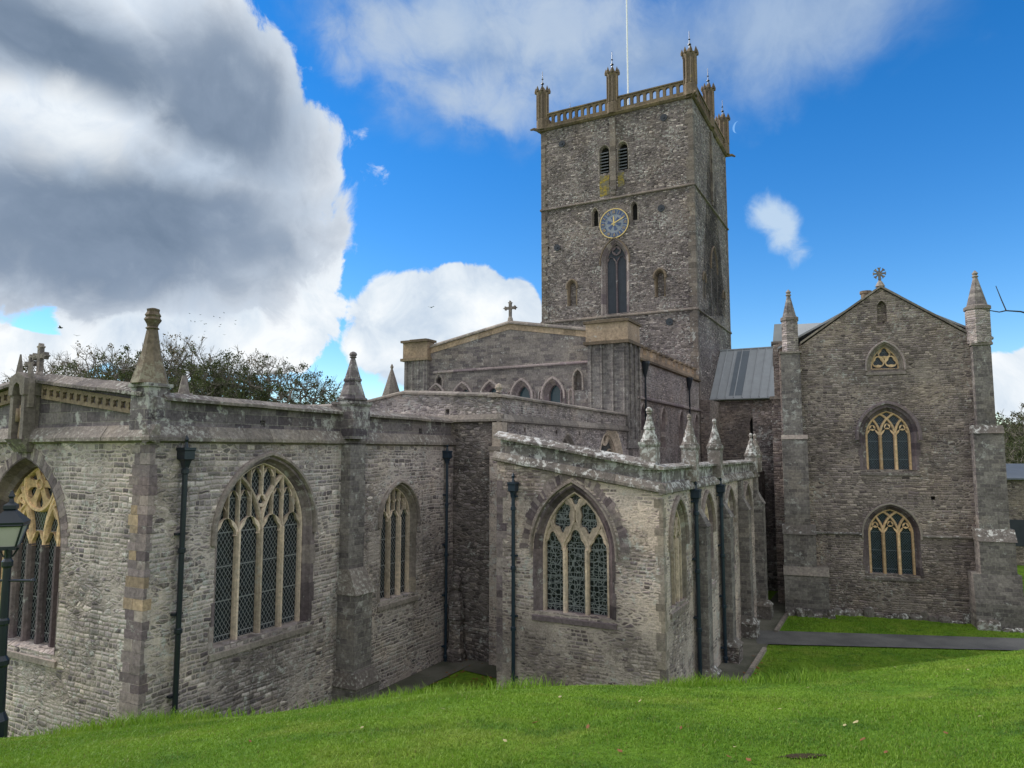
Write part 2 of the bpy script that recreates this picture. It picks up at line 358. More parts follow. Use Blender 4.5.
class MB:
    def __init__(s): s.v = []; s.f = []; s.mi = []; s.mats = []; s.cur = 0
    def use(s, m):
        if m not in s.mats: s.mats.append(m)
        s.cur = s.mats.index(m); return s
    def addv(s, pts): n = len(s.v); s.v.extend(tuple(map(float, p)) for p in pts); return n
    def face(s, idx): s.f.append(tuple(idx)); s.mi.append(s.cur)
    def box(s, x0, x1, y0, y1, z0, z1):
        x0, x1 = sorted((x0, x1)); y0, y1 = sorted((y0, y1)); z0, z1 = sorted((z0, z1))
        return s.hexa([(x0, y0, z0), (x1, y0, z0), (x1, y1, z0), (x0, y1, z0), (x0, y0, z1), (x1, y0, z1), (x1, y1, z1), (x0, y1, z1)])
    def hexa(s, p):
        n = s.addv(p)
        for q in ((3, 2, 1, 0), (4, 5, 6, 7), (0, 1, 5, 4), (1, 2, 6, 5), (2, 3, 7, 6), (3, 0, 4, 7)): s.face([n + k for k in q])
        return s
    def pbox(s, pl, u0, u1, z0, z1, d0, d1):
        a, b = pl.p(u0, z0, d0), pl.p(u1, z1, d1)
        return s.box(a[0], b[0], a[1], b[1], a[2], b[2])
    def prism(s, pl, outer, d0, d1, holes=()):
        loops = [list(outer)] + [list(h) for h in holes]
        flat = [q for L in loops for q in L]
        tris = tessellate_polygon([[Vector((q[0], q[1], 0)) for q in L] for L in loops])
        n = s.addv([pl.p(q[0], q[1], d0) for q in flat]); m = s.addv([pl.p(q[0], q[1], d1) for q in flat])
        for a, b, c in tris:
            s.face((n + a, n + b, n + c)); s.face((m + c, m + b, m + a))
        k = 0
        for L in loops:
            for i in range(len(L)):
                a, b = k + i, k + (i + 1) % len(L)
                s.face((n + a, n + b, m + b, m + a))
            k += len(L)
        return s
    def bar(s, pl, pts, w, d0, d1, closed=False, chamfer=.45):
        """moulded stone bar along a polyline in the wall plane"""
        P = [Vector(q) for q in pts]; n = len(P); sec = [(-.5, d1), (-.5, d0 + (d1 - d0) * .45), (-.5 * (1 - chamfer), d0), (.5 * (1 - chamfer), d0), (.5, d0 + (d1 - d0) * .45), (.5, d1)]
        base = len(s.v)
        for i in range(n):
            a = P[(i - 1) % n] if (closed or i) else P[i]; b = P[(i + 1) % n] if (closed or i < n - 1) else P[i]
            tg = (b - a); tg = tg.normalized() if tg.length > 1e-9 else Vector((1, 0)); nm = Vector((-tg.y, tg.x))
            s.addv([pl.p(P[i].x + nm.x * o * w, P[i].y + nm.y * o * w, d) for o, d in sec])
        for i in range(n if closed else n - 1):
            A, B = base + 6 * i, base + 6 * ((i + 1) % n)
            for j in range(6): s.face((A + j, A + (j + 1) % 6, B + (j + 1) % 6, B + j))
        if not closed:
            s.face([base + j for j in range(6)][::-1]); s.face([base + 6 * (n - 1) + j for j in range(6)])
        return s
    def run(s, pl, a, b, sec, seg=None, jit=0.):
        """a section (d, dz) carried from (u,z) a to b, cut into stones"""
        L = math.hypot(b[0] - a[0], b[1] - a[1]); n = max(1, round(L / seg)) if seg else 1
        cuts = [0.] + [(i + random.uniform(-.2, .2)) / n for i in range(1, n)] + [1.]
        for i in range(n):
            g = .006 / L if seg else 0; t0, t1 = cuts[i] + (g if i else 0), cuts[i + 1]
            jd, jz = random.uniform(-jit, jit), random.uniform(-jit, jit); k = len(sec)
            base = len(s.v)
            for t in (t0, t1):
                u, z = a[0] + (b[0] - a[0]) * t, a[1] + (b[1] - a[1]) * t
                s.addv([pl.p(u, z + dz + jz, d + jd) for d, dz in sec])
            for j in range(k): s.face((base + j, base + (j + 1) % k, base + k + (j + 1) % k, base + k + j))
            s.face([base + j for j in range(k)][::-1]); s.face([base + k + j for j in range(k)])
        return s
    def tube(s, pts, r, n=8, cap=True):
        P = [Vector(q) for q in pts]; rs = r if isinstance(r, (list, tuple)) else [r] * len(P); base = len(s.v)
        for i, q in enumerate(P):
            tg = (P[min(i + 1, len(P) - 1)] - P[max(i - 1, 0)]).normalized()
            x = tg.cross(Vector((0, 0, 1))) if abs(tg.z) < .95 else tg.cross(Vector((1, 0, 0))); x.normalize(); y = tg.cross(x)
            s.addv([q + (x * math.cos(2 * math.pi * k / n) + y * math.sin(2 * math.pi * k / n)) * rs[i] for k in range(n)])
        for i in range(len(P) - 1):
            for k in range(n): s.face((base + i * n + k, base + i * n + (k + 1) % n, base + (i + 1) * n + (k + 1) % n, base + (i + 1) * n + k))
        if cap: s.face([base + k for k in range(n)][::-1]); s.face([base + (len(P) - 1) * n + k for k in range(n)])
        return s
    def lathe(s, x, y, prof, n=8, rot=None, sx=1., sy=1.):
        rot = math.pi / n if rot is None else rot; base = len(s.v)
        for r, z in prof: s.addv([(x + sx * r * math.cos(rot + 2 * math.pi * k / n), y + sy * r * math.sin(rot + 2 * math.pi * k / n), z) for k in range(n)])
        for i in range(len(prof) - 1):
            for k in range(n): s.face((base + i * n + k, base + i * n + (k + 1) % n, base + (i + 1) * n + (k + 1) % n, base + (i + 1) * n + k))
        s.face([base + k for k in range(n)][::-1]); s.face([base + (len(prof) - 1) * n + k for k in range(n)])
        return s
    def build(s, name, mat=None, parent=None, mtx=None, smooth=False):
        me = bpy.data.meshes.new(name); me.from_pydata(s.v, [], s.f)
        for m in (s.mats or [mat]): me.materials.append(m)
        if s.mats: me.polygons.foreach_set('material_index', s.mi)
        if smooth: me.polygons.foreach_set('use_smooth', [True] * len(me.polygons))
        me.update()
        o = bpy.data.objects.new(name, me); COL.objects.link(o)
        if parent is not None: o.parent = parent
        if mtx is not None: o.matrix_local = mtx
        return o


def tag(o, label=None, cat=None, group=None, kind=None):
    for k, v in (('label', label), ('category', cat), ('group', group), ('kind', kind)):
        if v: o[k] = v
    return o
def empty(name, loc, rz=0):
    o = bpy.data.objects.new(name, None); COL.objects.link(o); o.location = loc; o.rotation_euler = (0, 0, rz); o.empty_display_size = .3
    return o

# ------------------------------------------------------------------ ground
def bank(x, y):
    yy = np.maximum(y, 0.)
    xc = np.clip(x, -40, 40); b = 5.65 - .02 * yy + .078 * xc - .0165 * np.sqrt(xc * xc + 1.) + .0165 - .0136 * yy ** 2
    und = .035 * np.sin(x * .9 + 1.3) * np.cos(y * .7) + .02 * np.sin(x * 2.1 + y * 1.7) + .03 * np.sin(x * .37 - y * .5)
    b = b + und - .21 * np.exp(-((x - 3.7) / 2.8) ** 2) + .12 * np.exp(-((x - 9.2) / 2.2) ** 2)
    h = .5 * (b + np.sqrt(b * b + .12)) - .03
    return h
def gz(x, y): return float(bank(np.array(float(x)), np.array(float(y))))

def grid_mesh(name, xs, ys, zf, mat):
    X, Y = np.meshgrid(xs, ys); Z = zf(X, Y); nx, ny = len(xs), len(ys)
    v = np.stack([X, Y, Z], -1).reshape(-1, 3)
    i = np.arange(nx * ny).reshape(ny, nx)
    f = np.stack([i[:-1, :-1], i[:-1, 1:], i[1:, 1:], i[1:, :-1]], -1).reshape(-1, 4)
    me = bpy.data.meshes.new(name); me.from_pydata(v.tolist(), [], f.tolist()); me.polygons.foreach_set('use_smooth', [True] * len(f)); me.materials.append(mat)
    o = bpy.data.objects.new(name, me); COL.objects.link(o); return o

def grass_mat(name, blades=False):
    m, t, p = new_mat(name)
    geo = t.add('ShaderNodeNewGeometry'); co = geo.outputs['Position']
    n1 = t.noise(co, .55, 4).outputs[0]; n2 = t.noise(co, 6., 5, .65).outputs[0]
    c = t.mix(t.step(n1, .35, .65), (.095, .205, .010), (.155, .275, .018))
    n5 = t.noise(t.v('ADD', co, (3, 8, 0)), .9, 5, .65).outputs[0]; c = t.mix(t.m('MULTIPLY', t.step(n5, .48, .66), .75), c, (.20, .27, .035)); n6 = t.noise(t.v('ADD', co, (13, 5, 0)), 1.6, 4, .6).outputs[0]; c = t.mix(t.m('MULTIPLY', t.step(n6, .52, .68), .65), c, (.05, .135, .012))
    if blades:
        r = geo.outputs['Random Per Island']
        c = t.mix(t.step(r, .0, .9), c, t.mix(.5, c, (.26, .375, .05)))
        c = t.mix(t.step(r, .95, .97), c, (.19, .19, .055))
        p.inputs['Roughness'].default_value = .55
        tr = t.add('ShaderNodeBsdfTranslucent'); t.l.new(c, tr.inputs[0])
        mx = t.add('ShaderNodeMixShader', {0: .3, 1: p.outputs[0], 2: tr.outputs[0]})
        out = [n for n in t.n if n.type == 'OUTPUT_MATERIAL'][0]; t.l.new(mx.outputs[0], out.inputs[0])
        finish(t, p, c)
    else:
        c = t.mix(1., c, t.ramp(n2, [(.25, (.6, .62, .5)), (.75, (1.3, 1.25, 1.2))]), 'MULTIPLY')
        n3 = t.noise(co, 40., 4, .7).outputs[0]
        finish(t, p, c, t.m('ADD', n2, t.m('MULTIPLY', n3, .6)), .06, 1.)
    return m
M['grass'] = grass_mat('mown_grass'); M['blade'] = grass_mat('grass_blade', True)
xs = np.unique(np.concatenate([np.linspace(-900, -40, 14), np.linspace(-40, 45, 200), np.linspace(45, 900, 14)]))
ys = np.unique(np.concatenate([np.linspace(-300, -4, 8), np.linspace(-4, 40, 160), np.linspace(40, 1500, 20)]))
tag(grid_mesh('ground', xs, ys, bank, M['grass']), kind='structure')

# ------------------------------------------------------------------ cathedral frame: x = north, y = west, z up; origin at the NE corner of the east chapel
OX, OY, RZ = -7.858, 15.5, R(-28)
cath = empty('cathedral', (OX, OY, 0), RZ)
tag(cath, 'grey rubble stone cathedral with square clock tower, gabled chapels and traceried windows', 'cathedral')
def W(n, w, z=0.):
    c, s = math.cos(RZ), math.sin(RZ); return (OX + c * n - s * w, OY + s * n + c * w, z)

# ---- pointed openings
def arc_geo(a, h): Rr = (a * a + h * h) / (2 * a); return Rr, Rr - a
def outline(c, a, z0, zs, h, off=0., nv=5, na=10):
    """open path: bottom left, up, over the point, down to bottom right"""
    Rr, e = arc_geo(a, h); r = Rr + off; top = math.acos(max(-1, min(1, e / r)))
    L = [(c - a - off, z0 + (zs - z0) * i / nv) for i in range(nv)]
    L += [(c + e - r * math.cos(top * i / na), zs + r * math.sin(top * i / na)) for i in range(na)]
    L += [(c, zs + r * math.sin(top))]
    return L + [(2 * c - u, z) for u, z in L[-2::-1]]
def head_plate(c, lw, z, h, lobes=.16, base=.74):
    """a light's head: spandrel between pointed arch and trefoil opening"""
    Rr, e = arc_geo(lw, h); top = math.acos(max(-1, min(1, e / Rr)))
    A = [(c + e - Rr * math.cos(top * i / 8), z + Rr * math.sin(top * i / 8)) for i in range(9)]
    A += [(2 * c - u, q) for u, q in A[-2::-1]]
    zc = z + .30 * h; I = []
    for i in range(29):
        th = R(-38 + 256 * i / 28); r = lw * (base + lobes * math.cos(3 * (th - math.pi / 2)))
        zz = zc + r * math.sin(th) * min(1.0, h / lw * .82); uu = c + r * math.cos(th) * .98
        uu = max(c - lw * .93, min(c + lw * .93, uu)); I.append((uu, max(zz, z - .1 * lw)))
    return [(c - lw, z - .12 * lw)] + A + [(c + lw, z - .12 * lw)] + I
def foil(cx, cz, rx, rz, n, dep=.2, rot=math.pi / 2, k=40):
    return [(cx + rx * (1 - dep + dep * math.cos(n * (2 * math.pi * i / k))) * math.cos(2 * math.pi * i / k + rot), cz + rz * (1 - dep + dep * math.cos(n * (2 * math.pi * i / k))) * math.sin(2 * math.pi * i / k + rot)) for i in range(k)]
def spl(pts, n=6):
    P = [Vector(p) for p in pts]; out = []
    for i in range(len(P) - 1):
        p0, p1, p2, p3 = P[max(i - 1, 0)], P[i], P[i + 1], P[min(i + 2, len(P) - 1)]
        for j in range(n):
            t = j / n; out.append(.5 * ((2 * p1) + (p2 - p0) * t + (2 * p0 - 5 * p1 + 4 * p2 - p3) * t * t + (3 * p1 - p0 - 3 * p2 + p3) * t ** 3))
    out.append(P[-1]); return [(q.x, q.y) for q in out]
def inter_arc(a, h, um, sgn, n=14):
    """branch of an intersecting mullion: same curve as the main arch, from (um,0)"""
    Rr, e = arc_geo(a, h); pts = []
    for i in range(n * 3):
        t = (math.pi / 2) * i / (n * 3 - 1); u = um + sgn * Rr * (1 - math.cos(t)); z = Rr * math.sin(t)
        if (u * sgn + e) ** 2 + z * z > (Rr) ** 2 + 1e-6: break
        pts.append((u, z))
    return pts
def arch_z(a, h, u):
    Rr, e = arc_geo(a, h); return math.sqrt(max(0, Rr * Rr - (abs(u) + e) ** 2))

def window(pl, c, a, z0, zs, h, style, jamb, trac, glass, depth=.36, splay=.16, facew=(.10, .22), hood=None, vouss=None, mtx=None, mull=None, block=.33, sill=True, bar=.085, sillm=None):
    """window part with jamb stones; tracery, glass, sill, hood mould as sub-parts. Returns the hole for the wall."""
    o0, o1 = outline(c, a, z0, zs, h), outline(c, a, z0, zs, h, splay)
    jm = MB(); k = 0; N = len(o0); sg = random.random() * .2
    while k < N - 1:
        e = min(N - 1, k + 1); L = 0
        while e < N - 1:
            L = math.dist(o1[k], o1[e])
            if L > block * random.uniform(.75, 1.3): break
            e += 1
        fw = splay + random.uniform(*facew); o2 = outline(c, a, z0, zs, h, fw); dj = random.uniform(-.012, -.005)
        base = len(jm.v)
        for i in range(k, e + 1):
            jm.addv([pl.p(*o2[i], .08), pl.p(*o2[i], dj), pl.p(*o1[i], dj), pl.p(o1[i][0] * .5 + o0[i][0] * .5, o1[i][1] * .5 + o0[i][1] * .5, depth * .38), pl.p(*o0[i], depth * .55), pl.p(*o0[i], depth + .04)])
        m = e - k
        for i in range(m):
            for j in range(5): jm.face((base + 6 * i + j, base + 6 * i + j + 1, base + 6 * (i + 1) + j + 1, base + 6 * (i + 1) + j))
        jm.face([base + j for j in range(6)]); jm.face([base + 6 * m + j for j in range(6)][::-1])
        k = e
    w = jm.build('window', jamb, cath, mtx)
    if glass:
        MB().prism(pl, outline(c, a + .01, z0 - .01, zs, h), depth, depth + .025).build('glass', glass, w)
    # tracery
    d0, d1 = depth - .15, depth - .004; t = MB()
    n = style[0]; kind = style[1]; cnt = [0]
    def B(pts, wd=bar):
        cnt[0] += 1; t.bar(pl, [(c + u, zs + z) for u, z in pts], wd, d0 + .004 * (cnt[0] % 9), d1)
    def PL(poly, holes=(), dd=.035):
        cnt[0] += 1; t.prism(pl, [(c + u, zs + z) for u, z in poly], d0 + dd + .003 * (cnt[0] % 7), d1 - .01, [[(c + u, zs + z) for u, z in H] for H in holes])
    if n:
        lw = a / n; mus = [-a + 2 * lw * i for i in range(1, n)]
        for i in range(n):
            lc = -a + lw * (2 * i + 1)
            if kind not in ('retic',): PL(head_plate(lc, lw, -.02, lw * 1.15))
        if mull: tm = MB()
        for u in mus:
            tgt = tm if mull else t
            tgt.bar(pl, [(c + u, z0), (c + u, zs + (.0 if mull else .05))], bar * (1.5 if mull else 1.15), d0 - .02, d1)
        B([(q[0] - c, q[1] - zs) for q in outline(c, a - bar * .3, z0, zs, h)], bar)
        if kind == 'perp4':
            for sg in (-1, 1):
                arm = inter_arc(a, h, 0, sg); B(arm, bar * 1.15)
                az = lambda u: next((q[1] for q in arm if abs(q[0]) >= abs(u)), h)
                B([(sg * lw, 1.1 * lw), (sg * lw, az(lw) - .02)], bar * .75)
                B([(sg * 2 * lw, .1), (sg * 2 * lw, arch_z(a, h, 2 * lw) - .02)], bar * .8)
                B([(sg * 3 * lw, 1.1 * lw), (sg * 3 * lw, arch_z(a, h, 3 * lw) - .02)], bar * .75)
                zt = arch_z(a, h, 3 * lw) - .62 * lw
                for u in (1.5, 2.5): PL(head_plate(sg * u * lw, .47 * lw, zt, .62 * lw))
                PL(head_plate(sg * 3.42 * lw, .38 * lw, zt - .85 * lw, .5 * lw))
                B([(sg * 1.1 * lw, az(1.1 * lw)), (sg * 1.1 * lw, arch_z(a, h, 1.1 * lw) - .02)], bar * .7)
                PL(head_plate(sg * .55 * lw, .5 * lw, h - .95 * lw, .6 * lw))
            B([(0, 2.5 * lw), (0, h - .05)], bar * .75)
            PL(foil(0, 2.15 * lw, .46 * lw, .46 * lw, 1, 0), [foil(0, 2.15 * lw, .37 * lw, .37 * lw, 3, .22)])
        elif kind == 'perp3':
            for u in mus + [-2 * lw, -.0, 2 * lw]:
                zt = arch_z(a, h, u * 1.01)
                if zt > .3: B([(u, lw * (.2 if u in mus else 1.05)), (u, zt - .01)], bar * .75)
            for u in (-1.45 * lw, -.5 * lw, .5 * lw, 1.45 * lw):
                zt = min(arch_z(a, h, abs(u) + .4 * lw), 2.2 * lw) - .35 * lw
                if zt > .5: PL(head_plate(u, .46 * lw, zt, .5 * lw))
        elif kind == 'inter':
            for u in mus:
                for sg in (-1, 1): B(inter_arc(a, h, u, sg), bar * .85)
            for i in range(n):
                lc = -a + lw * (2 * i + 1); zz = 1.25 * lw if i != 1 or n != 3 else 1.45 * lw
                PL(foil(lc, zz, .42 * lw, .42 * lw, 1, 0), [foil(lc, zz, .34 * lw, .34 * lw, 3, .25)])
            if style[-1] == 'blind':
                PL([(q[0] - c, q[1] - zs) for q in outline(c, a * .98, zs + .9 * lw, zs + .9 * lw + .001, h * .66)], (), .11)
        elif kind == 'retic':
            s_ = a
            L1 = spl([(-.37, .0), (-.42, .2), (-.66, .56), (-.775, .92), (-.70, 1.3), (-.42, 1.64)]); R1 = spl([(-.37, .0), (-.36, .2), (-.15, .58), (-.035, .95), (-.12, 1.3), (-.42, 1.64)])
            for sg in (-1, 1):
                for cur in (L1, R1): B([(-sg * u * s_, z * s_) for u, z in cur], bar * .95)
                souf = [(-sg * u * s_, z * s_) for u, z in L1[6:]] + [(-sg * u * s_, z * s_) for u, z in R1[6:-1][::-1]]
                PL(souf, [foil(sg * .405 * s_, .97 * s_, .285 * s_, .50 * s_, 6, .13)])
                B([(-sg * u * s_, z * s_) for u, z in spl([(-1, 0), (-.95, .36), (-.78, .74)])], bar * .9)
                lt = [(-1, -.05), (-.98, .15), (-.9, .42), (-.78, .66), (-.62, .45), (-.42, .15), (-.38, -.05)]
                hd = [(-.39, -.05)] + [(-.69 + .30 * (.76 + .2 * math.cos(3 * (R(th) - math.pi / 2))) * math.cos(R(th)), .18 + .34 * (.76 + .2 * math.cos(3 * (R(th) - math.pi / 2))) * math.sin(R(th))) for th in range(-30, 211, 10)] + [(-.99, -.05)]
                PL([(-sg * u * s_, z * s_) for u, z in spl(lt, 3) + hd])
            mt = [(-.35, -.05), (-.34, .2), (-.15, .55), (0, .8), (.15, .55), (.34, .2), (.35, -.05)]
            hd = [(.34, -.05)] + [(.34 * (.76 + .2 * math.cos(3 * (R(th) - math.pi / 2))) * math.cos(R(th)), .2 + .4 * (.76 + .2 * math.cos(3 * (R(th) - math.pi / 2))) * math.sin(R(th))) for th in range(-30, 211, 10)] + [(-.34, -.05)]
            PL([(u * s_, z * s_) for u, z in spl(mt, 3) + hd])
            PL([(u * s_, z * s_) for u, z in spl([(-.44, 1.62), (0, 1.12), (.44, 1.62), (0.16, 1.86), (0, 1.95), (-.16, 1.86), (-.44, 1.62)], 4)[:-1]], [foil(0, 1.56 * s_, .25 * s_, .28 * s_, 4, .2)])
        elif kind == 'rose':
            for sg in (-1, 1):
                B(inter_arc(a, h, sg * .2 * a, sg), bar * 1.2)
                B(spl([(sg * .2 * a, 0), (sg * .24 * a, .3 * a), (sg * .42 * a, .62 * a), (sg * .60 * a, .70 * a)]), bar)
                B(spl([(sg * .6 * a, .0), (sg * .62 * a, .3 * a), (sg * .5 * a, .55 * a), (sg * .36 * a, .66 * a)]), bar * .9)
                B(spl([(sg * .6 * a, .0), (sg * .58 * a, .28 * a), (sg * .74 * a, .58 * a), (sg * .72 * a, .86 * a)]), bar * .9)
                PL(foil(sg * .55 * a, .62 * a, .15 * a, .2 * a, 1, 0), [foil(sg * .55 * a, .62 * a, .105 * a, .145 * a, 4, .2)])
                PL(foil(sg * .80 * a, .45 * a, .10 * a, .17 * a, 1, 0), [foil(sg * .8 * a, .45 * a, .065 * a, .12 * a, 3, .2)])
            cz = 1.0 * a; rr = .44 * a
            hs = []
            for i in range(6):
                th = math.pi / 6 + i * math.pi / 3; cx, cy = .27 * a * math.cos(th), .27 * a * math.sin(th); ct, st = math.cos(th), math.sin(th)
                pet = [(-.15, 0), (-.06, .055), (.04, .095), (.11, .075), (.135, 0), (.11, -.075), (.04, -.095), (-.06, -.055)]
                hs.append([(cx + a * (x * ct - y * st), cz + cy + a * (x * st + y * ct)) for x, y in pet])
            PL(foil(0, cz, rr, rr, 1, 0), hs); B([(rr * math.cos(2 * math.pi * i / 30), cz + rr * math.sin(2 * math.pi * i / 30)) for i in range(31)], bar)
            B([(.09 * a * math.cos(2 * math.pi * i / 12), cz + .09 * a * math.sin(2 * math.pi * i / 12)) for i in range(13)], bar * .7)
        elif kind == 'two':
            PL(foil(0, 1.1 * a, .42 * a, .42 * a, 1, 0), [foil(0, 1.1 * a, .33 * a, .33 * a, 4, .2)])
        if mull: tm.build('mullion', mull, w)
    elif kind == 'trio':
        for u, z in ((-.46 * a, .42 * a), (.46 * a, .42 * a), (0, 1.12 * a)):
            PL(foil(u, z, .46 * a, .46 * a, 1, 0), [foil(u, z, .38 * a, .38 * a, 3, .2)])
        B([(q[0] - c, q[1] - zs) for q in outline(c, a - bar * .3, z0, zs, h)] + [(-a, z0 - zs + .03)], bar)
    if t.v: t.build('tracery', trac, w)
    if sill:
        su = a + splay + .12
        MB().hexa([pl.p(c - su, z0 - .26, -.05), pl.p(c + su, z0 - .26, -.05), pl.p(c + su, z0 - .26, depth), pl.p(c - su, z0 - .26, depth),
                   pl.p(c - su, z0 - .13, -.05), pl.p(c + su, z0 - .13, -.05), pl.p(c + su, z0 + .02, depth), pl.p(c - su, z0 + .02, depth)]).build('sill', sillm or jamb, w)
    if hood:
        hm, ho, hw_ = hood; hb = MB()
        path = outline(c, a, zs - .18, zs, h, splay + ho, 1, 14)
        hb.bar(pl, path, hw_, -.11, .02); hb.build('hood_mould', hm, w)
    if vouss:
        vm, r0, r1 = vouss; vb = MB()
        pth = outline(c, a, zs - .05, zs, h, 0, 1, 40)
        i = 1
        while i < len(pth) - 2:
            stp = random.choice((1, 2, 2)); j = min(i + stp, len(pth) - 2); ro = r1 + random.uniform(-.07, .05); dj = random.uniform(-.014, -.009)
            q0, q1 = outline(c, a, zs - .05, zs, h, r0, 1, 40), outline(c, a, zs - .05, zs, h, ro, 1, 40)
            A = [q0[i], q0[j], q1[j], q1[i]]; cx, cz = sum(q[0] for q in A) / 4, sum(q[1] for q in A) / 4
            A = [(cx + (q[0] - cx) * .93, cz + (q[1] - cz) * .97) for q in A]
            vb.prism(pl, A, dj, .05); i = j
        vb.build('voussoir_ring', vm, w)
    return outline(c, a, z0, zs, h, splay)

def drain(pl, u, z0, z1, head_w=.3, off=.12, r=.055, mat=None, ornate=True):
    mat = mat or M['iron']; d = -off
    p = pl.p(u, z0, d); q = pl.p(u, z1, d)
    mb = MB().tube([p, q], r, 10)
    b = int((z1 - z0) // 1.7) + 1
    for i in range(b):
        z = z0 + .1 + i * 1.75; x = pl.p(u, z, d); mb.lathe(x[0], x[1], [(r * 1.0, z), (r * 1.45, z + .02), (r * 1.45, z + .11), (r, z + .13)], 10)
    o = mb.build('drainpipe', mat, cath)
    hb = MB(); x = pl.p(u, z1, d); hw = head_w / 2
    hb.lathe(x[0], x[1], [(r * 1.2, z1 - .06), (hw * .8, z1 + .10), (hw * 1.25, z1 + .14), (hw * 1.25, z1 + .32), (hw * 1.42, z1 + .34), (hw * 1.42, z1 + .40)], 4, math.pi / 4)
    if ornate: hb.lathe(x[0], x[1], [(.05, z1 + .40), (.03, z1 + .52), (.055, z1 + .58), (.01, z1 + .68)], 6)
    hb.build('hopper_head', mat, o)
    for i in range(b):
        z = z0 + .5 + i * 1.75; MB().pbox(pl, u - r * 1.9, u + r * 1.9, z, z + .05, d + .02, .01).build('bracket', mat, o)
    return o

def pinnacle(x, y, z0, zb, zt, half, spire_r, mat, n=8, knob=.1, bands=(), pedestal=True, name='pinnacle', cap=True, top=None):
    mb = MB()
    if pedestal:
        mb.lathe(x, y, [(half * 1.414, z0), (half * 1.414, zb - .14)], 4, math.pi / 4)
        mb.lathe(x, y, [(half * 1.414 * 1.02, zb - .138), (half * 1.414 * 1.16, zb - .07), (half * 1.414 * 1.16, zb)], 4, math.pi / 4)
    H = zt - zb; pr = [(spire_r, zb + .002)]
    for f, e in bands:
        r = spire_r * (1 - f) + knob * .55 * f
        pr += [(r, zb + f * H - .05), (r * 1.14, zb + f * H - .03), (r * 1.14, zb + f * H + .02), (r, zb + f * H + .05)]
    pr += [(knob * .55, zt)]
    mb.lathe(x, y, pr, n)
    o = mb.build(name, mat, cath)
    if cap:
        f = MB().lathe(x, y, top or [(knob * .5, zt - .01), (knob * .95, zt + .03), (knob * .7, zt + .06), (knob * 1.05, zt + .10), (knob * .85, zt + .16), (knob * .3, zt + .2)], 8)
        f.build('finial', mat, o)
    return o

STRING = [(-.0, -.10), (-.13, -.06), (-.13, .02), (-.02, .20), (.06, .20), (.06, -.10)]
COPE = lambda t, o=.07, h=.2: [(-o, 0.), (-o, .07), (t * .5 - .03, h), (t * .5 + .03, h), (t + o, .07), (t + o, 0.)]

# ==================================================================== east chapel (lady chapel)
E0, N0 = Plane('E', 0.), Plane('N', 0.)
CW = 9.6
hN = [window(N0, 3.38, 1.44, 2.72, 5.28, 1.74, (4, 'perp4'), M['purple_cut'], M['cream'], M['glass_d'], depth=.34, splay=.11, hood=(M['grey_cut'], .12, .12), facew=(.02, .2), sillm=M['coping_dark']),
      window(N0, 8.92, .82, 2.66, 5.12, 1.02, (3, 'perp3'), M['grey_cut'], M['cream'], M['glass_d'], depth=.30, splay=.10, hood=(M['grey_cut'], .10, .10), facew=(.02, .2), sillm=M['coping_dark'])]
hE = [window(E0, -4.8, 1.50, 2.62, 5.0, 1.95, (5, 'rose'), M['purple_dark'], M['gold'], M['glass_d'], depth=.5, splay=.2, vouss=(M['purple_cut'], .23, .52), mull=M['purple_dark'], facew=(.0, .05), bar=.10, sillm=M['grey_cut'])]
sq = lambda u, z, s=.09: [(u - s, z - s), (u + s, z - s), (u + s, z + s), (u - s, z + s)]
wl = MB().use(M['chapel'])
wl.prism(N0, [(0.6, -1), (12.4, -1), (12.4, 7.55), (.6, 7.55)], 0, .6, hN)
wl.prism(E0, [(-CW, -1), (0, -1), (0, 7.55), (-CW, 7.55)], 0, .6, hE)
wl.prism(Plane('S', -CW), [(-12.4, -1), (-.6, -1), (-.6, 7.55), (-12.4, 7.55)], 0, .6)
wl.build('chapel_wall', None, cath)
par = MB().use(M['purple'])
par.prism(N0, [(.5, 7.7), (12.15, 7.7), (12.15, 8.36), (.5, 8.44)], .1, .45, [sq(3.2, 8.02), sq(10.2, 8.02)])
par.prism(E0, [(-CW, 7.7), (-.0, 7.7), (0, 8.5), (-CW / 2, 9.02), (-CW, 8.5)], .1, .45)
par.prism(Plane('S', -CW), [(-12.15, 7.7), (-.5, 7.7), (-.5, 8.4), (-12.15, 8.4)], .1, .45)
po = par.build('chapel_parapet', None, cath)
cp = MB()
cp.run(N0, (.3, 8.45), (6.05, 8.40), COPE(.45), .75, .008); cp.run(N0, (6.8, 8.39), (12.25, 8.36), COPE(.45), .75, .008)
cp.run(E0, (-.3, 8.53), (-CW / 2 + .4, 9.0), COPE(.45, .1, .26), .8, .008); cp.run(E0, (-CW / 2 - .4, 9.0), (-CW, 8.5), COPE(.45, .1, .26), .8, .008)
cp.build('coping', M['coping'], po)
st = MB(); st.run(N0, (-.13, 7.6), (12.2, 7.6), [(0, -.1), (-.15, -.05), (-.15, .03), (.02, .3), (.12, .3), (.12, -.1)], .9, .007)
st.build('string_course', M['coping'], po); st = MB(); st.run(E0, (-CW, 7.6), (.13, 7.6), [(0, -.1), (-.15, -.05), (-.15, .03), (.02, .3), (.12, .3), (.12, -.1)], .9, .007)
st.build('string_course', M['coping'], po)
